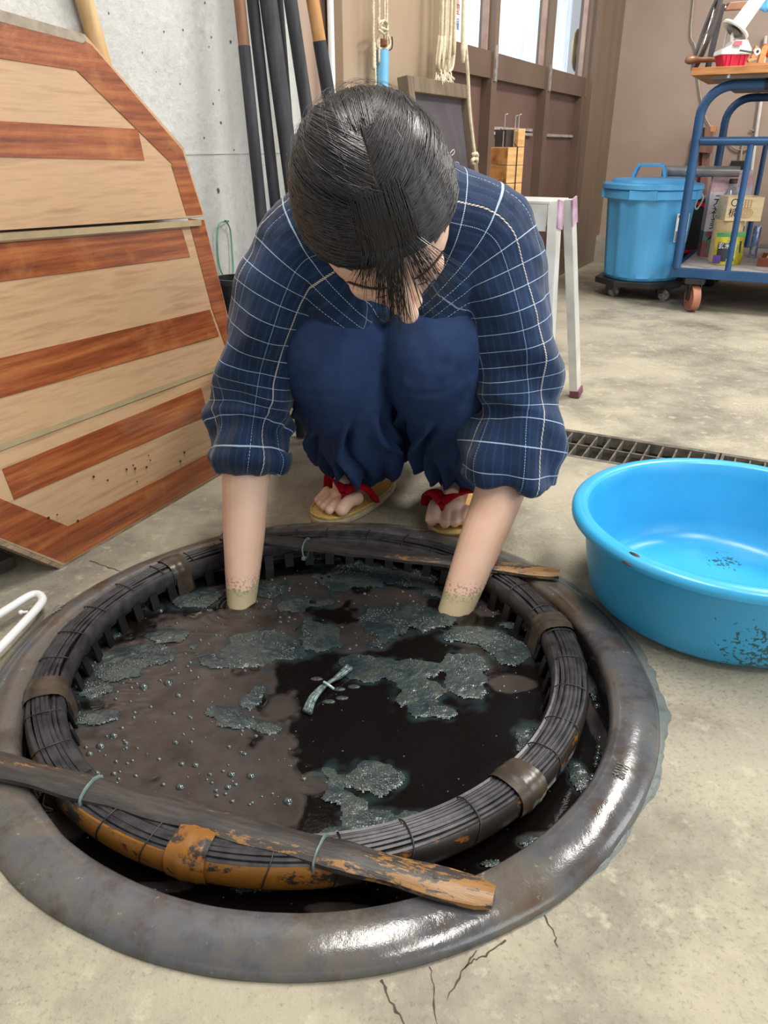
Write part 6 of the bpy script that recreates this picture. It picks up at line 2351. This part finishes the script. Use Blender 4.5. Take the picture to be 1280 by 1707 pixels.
def carton(base, w, d, h, label, tone, angle, text=None):
    """gable-topped drinks carton"""
    ca, sa = math.cos(angle), math.sin(angle)
    u_, v_ = Vector((ca, sa, 0)), Vector((-sa, ca, 0))
    o = thing('drinks_carton', label, 'carton', base, 'gable-topped cartons on the cart')
    B = lambda x, y, z: base + u_ * x + v_ * y + UPZ * z
    M_C1 = M('carton_pale', rgb(226, 218, 222), rgb(206, 196, 204), scale=120, rough=0.35, lo=0.5, hi=0.62)
    M_C2 = M('carton_teal_red', rgb(150, 84, 84), rgb(104, 142, 138), scale=14, rough=0.35, lo=0.44, hi=0.5)
    hs = h * 0.40
    MB().prism([B(0, 0, 0), B(w, 0, 0), B(w, d, 0), B(0, d, 0)], (0, 0, hs)).build('carton_lower', M_C2, o)
    MB().prism([B(0, 0, hs + 0.0002), B(w, 0, hs + 0.0002), B(w, d, hs + 0.0002), B(0, d, hs + 0.0002)], (0, 0, h - hs)).build('carton_body', M_C1, o)
    g = h * 0.22
    vs = [B(0, 0, h + 0.0004), B(w, 0, h + 0.0004), B(w, d, h + 0.0004), B(0, d, h + 0.0004), B(0.01, d / 2, h + g), B(w - 0.01, d / 2, h + g)]
    MB().add(vs, [(0, 1, 5, 4), (2, 3, 4, 5), (0, 4, 3), (1, 2, 5), (3, 2, 1, 0)]).build('gable', M('carton_pink', rgb(228, 196, 196), rgb(214, 170, 172), scale=60, rough=0.35), o)
    MB().prism([B(0.008, d / 2 - 0.0015, h + g - 0.002), B(w - 0.008, d / 2 - 0.0015, h + g - 0.002), B(w - 0.008, d / 2 + 0.0015, h + g - 0.002), B(0.008, d / 2 + 0.0015, h + g - 0.002)], (0, 0, 0.012)).build('gable_seam', M_C1, o)
    if text:
        for i, c_ in enumerate(text):
            text_part('brush_lettering', c_, M_INK, o, B(w * 0.42, -0.0006, h * 0.86 - i * 0.046), u_, UPZ, 0.050)
        for i, c_ in enumerate('大吟醸酒'):
            text_part('small_lettering', c_, M_INKR, o, B(w * 0.85, -0.0006, h * 0.9 - i * 0.022), u_, UPZ, 0.020)
    return o


cb = at_deck(1166, 428)
carton(cb, 0.098, 0.09, 0.262, 'pale flowered drinks carton with brush lettering at left on the cart', 0, math.radians(-12), '元禄美人')
carton(at_deck(1219, 424) + Vector((0.0, 0.16, 0)), 0.10, 0.09, 0.27, 'second flowered drinks carton behind the bottle', 1, math.radians(-20))
# cardboard tube with the gold pouch in front
pb = at_deck(1186, 441)
pu = thing('tea_pouch', 'gold and black printed pouch standing under the wooden cup box', 'pouch', pb)
vs, fs = [], []
pw, ph_ = 0.125, 0.125
for i in range(13):
    u = i / 12
    for j in range(9):
        v_ = j / 8
        bulge = math.sin(PI * u) * 0.035 * (1 - v_ * 0.7)
        vs.append(pb + Vector((pw * u + 0.003 * math.sin(v_ * 6), -bulge + 0.02 * u, ph_ * v_ + 0.0006)))
for i in range(13):
    u = i / 12
    for j in range(9):
        v_ = j / 8
        bulge = math.sin(PI * u) * 0.035 * (1 - v_ * 0.7)
        vs.append(pb + Vector((pw * u, bulge + 0.02 * u + 0.003, ph_ * v_ + 0.0006)))
for s_o in (0, 117):
    for i in range(12):
        for j in range(8):
            a_ = s_o + i * 9 + j
            fs.append((a_, a_ + 9, a_ + 10, a_ + 1))
for j in range(8):
    fs += [(j, j + 1, 117 + j + 1, 117 + j), (108 + j, 117 + 108 + j, 117 + 108 + j + 1, 108 + j + 1)]
for i in range(12):
    fs += [(i * 9, 117 + i * 9, 117 + i * 9 + 9, i * 9 + 9), (i * 9 + 8, i * 9 + 17, 117 + i * 9 + 17, 117 + i * 9 + 8)]
pob = MB().add(vs, fs).build('pouch_body', M('gold_foil', rgb(196, 180, 44), rgb(150, 148, 40), scale=40, rough=0.3, metallic=0.3), pu, smooth=True)


def on_pouch(u, v_, e=0.0012):
    bulge = math.sin(PI * u) * 0.035 * (1 - v_ * 0.7)
    return pb + Vector((pw * u, -bulge + 0.02 * u - e, ph_ * v_))


def patch(name, us, vsx, mat, e=0.0012, n=8):
    vs, fs = [], []
    for i in range(n + 1):
        for j in (0, 1):
            vs.append(on_pouch(us[0] + (us[1] - us[0]) * i / n, vsx[j], e))
        if i:
            fs.append((2 * i - 2, 2 * i, 2 * i + 1, 2 * i - 1))
    return MB().add(vs, fs).build(name, mat, pu)


patch('green_band', (0.0, 1.0), (0.86, 0.99), M('pouch_green', rgb(60, 140, 84), rgb(90, 160, 96), scale=60))
patch('black_panel', (0.08, 0.62), (0.12, 0.68), M('pouch_black', rgb(34, 36, 42), rgb(44, 46, 52)))
patch('violet_panel', (0.0, 0.2), (0.05, 0.3), M('pouch_violet', rgb(90, 60, 140), rgb(110, 80, 150)), 0.0016)
patch('blue_panel', (0.36, 0.54), (0.03, 0.2), M('pouch_blue', rgb(150, 196, 206), rgb(120, 170, 190)), 0.0018)
patch('dark_label', (0.82, 0.88), (0.25, 0.72), M_INK, 0.0018)
text_part('pouch_lettering', '玄米茶', M('pouch_white', rgb(240, 236, 236), rgb(230, 226, 226)), pu, on_pouch(0.36, 0.58, 0.003), (1, 0, 0), UPZ, 0.026)
MB().lathe([(0.0001, 0), (0.014, 0.0002)], on_pouch(0.52, 0.80, 0.003), 20, axis=(0, -1, 0)).build('round_seal', M('seal_cream', rgb(232, 208, 160), rgb(222, 196, 150)), pu)
# cardboard box the wooden cup box rests on (behind the pouch)
kb = pb + Vector((0.03, 0.045, 0))
ko = thing('cardboard_tube', 'short brown cardboard drum behind the gold pouch', 'cardboard drum', kb + Vector((0.055, 0.05, 0)))
MB().lathe([(0.0001, 0), (0.058, 0), (0.058, 0.160), (0.056, 0.162), (0.0001, 0.162)], kb + Vector((0.055, 0.062, 0.0006)), 36).build('drum_body', M_KRAFT, ko, smooth=True)
# wooden cup box with brush marks
mb0 = kb + Vector((0.010, 0.002, 0.1632))
mo = thing('cup_box', 'cream wooden cup box with black brush characters on the cardboard drum', 'box', mb0)
ma = math.radians(-8)
mu, mv = Vector((math.cos(ma), math.sin(ma), 0)), Vector((-math.sin(ma), math.cos(ma), 0))
MBp = lambda x, y, z: mb0 + mu * x + mv * y + UPZ * z
mw, mh = 0.138, 0.090
for (x0, y0, x1, y1) in ((0, 0, mw, 0.008), (0, mw - 0.008, mw, mw), (0, 0.0082, 0.008, mw - 0.0082), (mw - 0.008, 0.0082, mw, mw - 0.0082)):
    MB().prism([MBp(x0, y0, 0), MBp(x1, y0, 0), MBp(x1, y1, 0), MBp(x0, y1, 0)], (0, 0, mh)).build('box_side', M('cream_cedar', rgb(236, 214, 172), rgb(224, 198, 152), scale=16, rough=0.6, stretch=(1, 1, 5)), mo)
MB().prism([MBp(0.0084, 0.0084, 0.0), MBp(mw - 0.0084, 0.0084, 0.0), MBp(mw - 0.0084, mw - 0.0084, 0.0), MBp(0.0084, mw - 0.0084, 0.0)], (0, 0, 0.007)).build('box_base', MATS['cream_cedar'], mo)
for i, c_ in enumerate('○楠'):
    text_part('brush_lettering', c_, M_INK, mo, MBp(0.028, -0.0006, mh * 0.74 - i * 0.038), mu, UPZ, 0.038)
M_RNG = M('pale_brown_print', rgb(196, 136, 84), rgb(186, 126, 76))
for r in (0.006, 0.012, 0.018, 0.024):
    pts = [MBp(0.074 + math.cos(t) * r * 1.2, -0.0006, 0.030 + math.sin(t) * r * 0.8) for t in [2 * PI * k / 24 for k in range(24)]]
    MB().tube(pts, 0.0008, 4, closed=True).build('ring_print', M_RNG, mo)
for i in range(3):
    for j in range(5):
        MB().box(MBp(0.068 + i * 0.011, -0.0005, mh - 0.012 - j * 0.0062), (0.005, 0.0006, 0.004), rz=ma).build('tiny_print', M_RNG, mo)
text_part('brush_lettering', '楠', M_INK, mo, MBp(mw + 0.0006, 0.045, mh * 0.42), mv, UPZ, 0.040)
# bottle behind the cup box
bc = mb0 + Vector((0.085, 0.185, 0))
bc.z = DZ + 0.0006
bo_ = thing('water_bottle', 'clear plastic bottle with black cap behind the wooden cup box', 'bottle', bc)
M_PET = M('clear_bottle_plastic', rgb(214, 222, 228), rgb(196, 206, 214), scale=20, rough=0.08, trans=0.75)
bz = DY(1246, 335, bc.y).z - DZ
zt0 = DY(1247, 299, bc.y).z - DZ
M_PET2 = M_PET
hh = zt0
MB().lathe([(0.0001, 0.0), (0.036, 0.002), (0.038, 0.02), (0.038, hh * 0.30), (0.036, hh * 0.33), (0.038, hh * 0.36), (0.038, hh * 0.72), (0.034, hh * 0.78), (0.016, hh * 0.90), (0.013, hh * 0.93), (0.013, hh * 0.945), (0.0001, hh * 0.946)], bc, 32).build('bottle_body', M_PET, bo_, smooth=True)
MB().lathe([(0.0001, hh * 0.947), (0.0165, hh * 0.947), (0.0165, hh), (0.015, hh + 0.002), (0.0001, hh + 0.002)], bc, 24).build('bottle_cap', M_BLKP, bo_, smooth=True)
# slim drink can and wooden tray at the right
o = thing('slim_can', 'slim silver and blue can beside the gold pouch', 'can', at_deck(1254, 436))
cc_ = at_deck(1257, 432) + Vector((0.012, 0.05, 0.0006))
MB().lathe([(0.0001, 0), (0.014, 0), (0.016, 0.004), (0.016, 0.125), (0.012, 0.131), (0.0001, 0.131)], cc_, 24).build('can_body', M('can_print', rgb(200, 206, 220), rgb(120, 150, 200), scale=50, rough=0.25, metallic=0.4, lo=0.45, hi=0.55), o, smooth=True)
o.location = cc_
for ch_ in o.children:
    ch_.location = -cc_
ty = thing('wooden_tray', 'reddish brown wooden tray with pale lumps at the right edge of the deck', 'tray', at_deck(1262, 448))
tq = at_deck(1250, 446) + WN * 0.02 + WU * 0.05
TY = lambda a, b, z: tq + WN * a + WU * b + UPZ * (z + 0.0006)
M_TRAY = M('red_brown_tray', rgb(126, 66, 44), rgb(104, 52, 36), scale=20, rough=0.35)
MB().prism([TY(0, 0, 0), TY(0.3, 0, 0), TY(0.3, 0.2, 0), TY(0, 0.2, 0)], (0, 0, 0.008)).build('tray_base', M_TRAY, ty)
for (a0, b0, a1, b1) in ((0, 0, 0.3, 0.01), (0, 0.19, 0.3, 0.2), (0, 0.0102, 0.01, 0.1898), (0.29, 0.0102, 0.3, 0.1898)):
    MB().prism([TY(a0, b0, 0.0082), TY(a1, b0, 0.0082), TY(a1, b1, 0.0082), TY(a0, b1, 0.0082)], (0, 0, 0.024)).build('tray_side', M_TRAY, ty)
for k in range(5):
    MB().ball(TY(0.045 + 0.04 * k, 0.06 + 0.03 * (k % 2), 0.026), (0.018, 0.016, 0.017), 12, 8).build('pale_lump', M('cream_lump', rgb(228, 206, 170), rgb(200, 150, 100), scale=50), ty, smooth=True)
o = thing('brown_box', 'orange-brown box with a blue lower edge behind the tray', 'box', TY(0.06, 0.26, 0))
MB().prism([TY(0.03, 0.24, 0), TY(0.3, 0.24, 0), TY(0.3, 0.36, 0), TY(0.03, 0.36, 0)], (0, 0, 0.15)).build('box_body', M('orange_brown_card', rgb(176, 108, 66), rgb(156, 92, 56), scale=8, rough=0.6), o)
MB().prism([TY(0.028, 0.238, 0.05), TY(0.302, 0.238, 0.05), TY(0.302, 0.2395, 0.05), TY(0.028, 0.2395, 0.05)], (0, 0, 0.012)).build('blue_band', M('pale_blue_band', rgb(140, 180, 206), rgb(130, 170, 196)), o)

# ---- bits on and by the back wall
o = thing('drooping_line', 'thin pale line drooping down the brown back wall behind the cart', 'cord', BACK(1156, 0, 0.01))
c_top = BACK(1156, 0, 0.012)
MB().tube(smooth_path([Vector((c_top.x, c_top.y, HT - 0.002)), c_top, BACK(1159, 80, 0.012), BACK(1166, 150, 0.012), BACK(1176, 195, 0.012), BACK(1187, 214, 0.012)], 5), 0.004, 6).build('cord', M('grey_cord', rgb(176, 164, 146), rgb(150, 138, 122)), o, smooth=True)
o = thing('wall_bracket', 'reddish wooden bracket pieces standing by the wall between bin and cart', 'bracket', BACK(1172, 300, 0.05))
M_RWD = M('reddish_wood', rgb(134, 92, 74), rgb(104, 66, 52), scale=14, rough=0.55, stretch=(2, 2, 0.5))
for (x0, y0, x1, y1, w) in ((1178, 212, 1172, 360, 0.055), (1170, 214, 1164, 300, 0.03)):
    a_, b_ = BACK(x0, y0, 0.05), BACK(x1, y1, 0.05)
    b_ = b_ - UPZ * (b_.z - 0.003)
    MB().beam(a_, b_, w, 0.04, bev=0.003).build('upright_piece', M_RWD, o)
MB().beam(BACK(1163, 245, 0.09), BACK(1188, 247, 0.09), 0.03, 0.05, bev=0.003).build('cross_piece', M_RWD, o)
MB().beam(BACK(1182, 214, 0.05), BACK(1194, 216, 0.05), 0.04, 0.03, bev=0.003).build('orange_block', M('orange_block_wood', rgb(206, 140, 100), rgb(186, 120, 84)), o)
o = thing('pale_pipe', 'thin pale pipe running down the back wall behind the cart rails', 'pipe', BACK(1270, 150, 0.03))
MB().tube([BACK(1276, 60, 0.02), BACK(1268, 170, 0.02), BACK(1261, 218, 0.02), BACK(1238, 215 + 180, 0.02)], 0.009, 10).build('pipe', M('pale_pipe', rgb(214, 204, 194), rgb(196, 186, 176)), o, smooth=True)
o = thing('coiled_cord', 'loop of pale cord hanging on the back wall behind the cart', 'cord', BACK(1235, 240, 0.02))
MB().tube(smooth_path([BACK(1210, 228, 0.015), BACK(1222, 246, 0.015), BACK(1240, 250, 0.015), BACK(1256, 240, 0.015), BACK(1262, 222, 0.015), BACK(1250, 216, 0.015)], 5), 0.0045, 6).build('loop', MATS['grey_cord'], o, smooth=True)
o = thing('wall_socket', 'small black socket box on the back wall above the cartons', 'socket', BACK(1230, 280, 0.02))
MB().box(BACK(1230, 281, 0.02), (0.075, 0.036, 0.075), rz=-RA, bev=0.004).build('socket_box', M_BLKP, o)
MB().tube([BACK(1234, 272, 0.03), BACK(1236, 250, 0.02), BACK(1240, 232, 0.015)], 0.005, 6).build('lead', MATS['grey_cord'], o, smooth=True)
o = thing('white_string', 'short white string dangling from the bin lug', 'string', BNC)
s0_ = BNC + Vector((0.19, -0.04, 0.43))
MB().tube(smooth_path([s0_, s0_ + Vector((0.012, -0.01, -0.03)), s0_ + Vector((-0.006, -0.012, -0.07)), s0_ + Vector((-0.016, -0.01, -0.055)), s0_ + Vector((0.0, -0.005, -0.005))], 5), 0.0035, 6).build('string_loop', M('white_cord', rgb(226, 218, 210), rgb(206, 198, 190)), o, smooth=True)

# ---- big blue tub
TR_R, TR_H = 0.218, 0.138
TUBC = Vector((0.486, 0.960, 0))
tbm, nt, bs = new_mat('tub_blue_plastic')
f = tex(nt, 6, 5, 0.6)
col = ramp(nt, f, [(0.3, rgb(46, 160, 212)), (0.7, rgb(70, 176, 224))])
f2 = tex(nt, 150, 4, 0.6)
tc = N(nt, 'ShaderNodeTexCoord')
# splashes of dye where the tub gets it: low on the wall facing the vat, and on the inside floor
d = N(nt, 'ShaderNodeVectorMath', operation='DISTANCE')
nt.links.new(tc.outputs['Object'], d.inputs[0])
d.inputs[1].default_value = (-0.02, -0.185, 0.03)
d2 = N(nt, 'ShaderNodeVectorMath', operation='DISTANCE')
nt.links.new(tc.outputs['Object'], d2.inputs[0])
d2.inputs[1].default_value = (0.05, 0.10, 0.008)
reg = math_n(nt, 'ADD', ramp(nt, d.outputs['Value'], [(0.02, 0.27), (0.10, 0.0)]), ramp(nt, d2.outputs['Value'], [(0.01, 0.26), (0.055, 0.0)]))
sp_m = ramp(nt, math_n(nt, 'ADD', f2, reg), [(0.76, 0.0), (0.79, 0.9)])
col = mixc(nt, sp_m, col, rgb(44, 74, 58))
nt.links.new(col, bs.inputs['Base Color'])
bs.inputs['Roughness'].default_value = 0.3
bs.inputs['Subsurface Weight'].default_value = 0.1
bs.inputs['Subsurface Scale'].default_value = 0.02
tub = thing('blue_tub', 'large round bright blue plastic tub on the floor at right', 'tub', TUBC)
pr = [(0.0005, 0.004), (0.150, 0.003), (0.170, 0.005), (0.182, 0.016), (0.188, 0.040), (0.199, 0.108), (0.201, 0.118), (0.203, 0.119), (0.2045, 0.1215), (0.216, 0.123), (0.219, 0.125), (0.2195, 0.130), (0.218, 0.135),
      (0.2145, 0.138), (0.205, 0.1395), (0.199, 0.138), (0.1965, 0.134), (0.1945, 0.118), (0.184, 0.045), (0.179, 0.023), (0.166, 0.0105), (0.148, 0.0075), (0.140, 0.0085), (0.10, 0.0075), (0.0005, 0.0075)]
# written in the tub's own coordinates so that the dye splashes sit on the tub
tb_o = MB().lathe(pr, (0, 0, 0), 128).build('tub_body', tbm, None, smooth=True, ang=50)
tb_o.parent = tub
for (px, py, r1, r2_) in ((1056, 925, 0.0085, 0.003), (1052, 938, 0.0085, 0.003)):
    p = G(px, py, 0.139 if py < 930 else 0.128)
    dd = (p - TUBC)
    dd.z = 0
    dd.normalize()
    zz = 0.1388 if py < 930 else 0.1292
    rr_ = 0.2085 if py < 930 else 0.2195
    tn = Vector((-dd.y, dd.x, 0))
    MB().ball(TUBC + dd * rr_ + UPZ * zz, (r2_, r1, 0.0014), 12, 6, mat=Matrix((dd, tn, UPZ)).transposed()).build('rim_scar', M('brown_scar', rgb(76, 40, 34), rgb(46, 28, 26)), tub, smooth=True)

# ---- white plastic hook lying on the rim at left
o = thing('plastic_hanger', 'bent white plastic handle lying on the vat rim at left', 'handle', G(30, 1040, 0.022))
zh = 0.0245
hp = [G(-70, 1066, zh), G(-20, 1036, zh), G(20, 1011, zh), G(48, 994, zh), G(64, 991, zh), G(71, 1000, zh), G(62, 1014, zh), G(40, 1038, zh), G(0, 1080, zh), G(-40, 1122, zh)]
MB().tube(smooth_path(hp, 6), 0.0058, 12).build('handle_rod', MATS['white_plastic'], o, smooth=True)
MB().tube([G(47, 1020, zh), G(36, 1021, zh)], 0.002, 8).build('stub', MATS['white_plastic'], o, smooth=True)
MB().ball(G(35, 1021, zh), 0.0035, 12, 8).build('stub_end', MATS['white_plastic'], o, smooth=True)
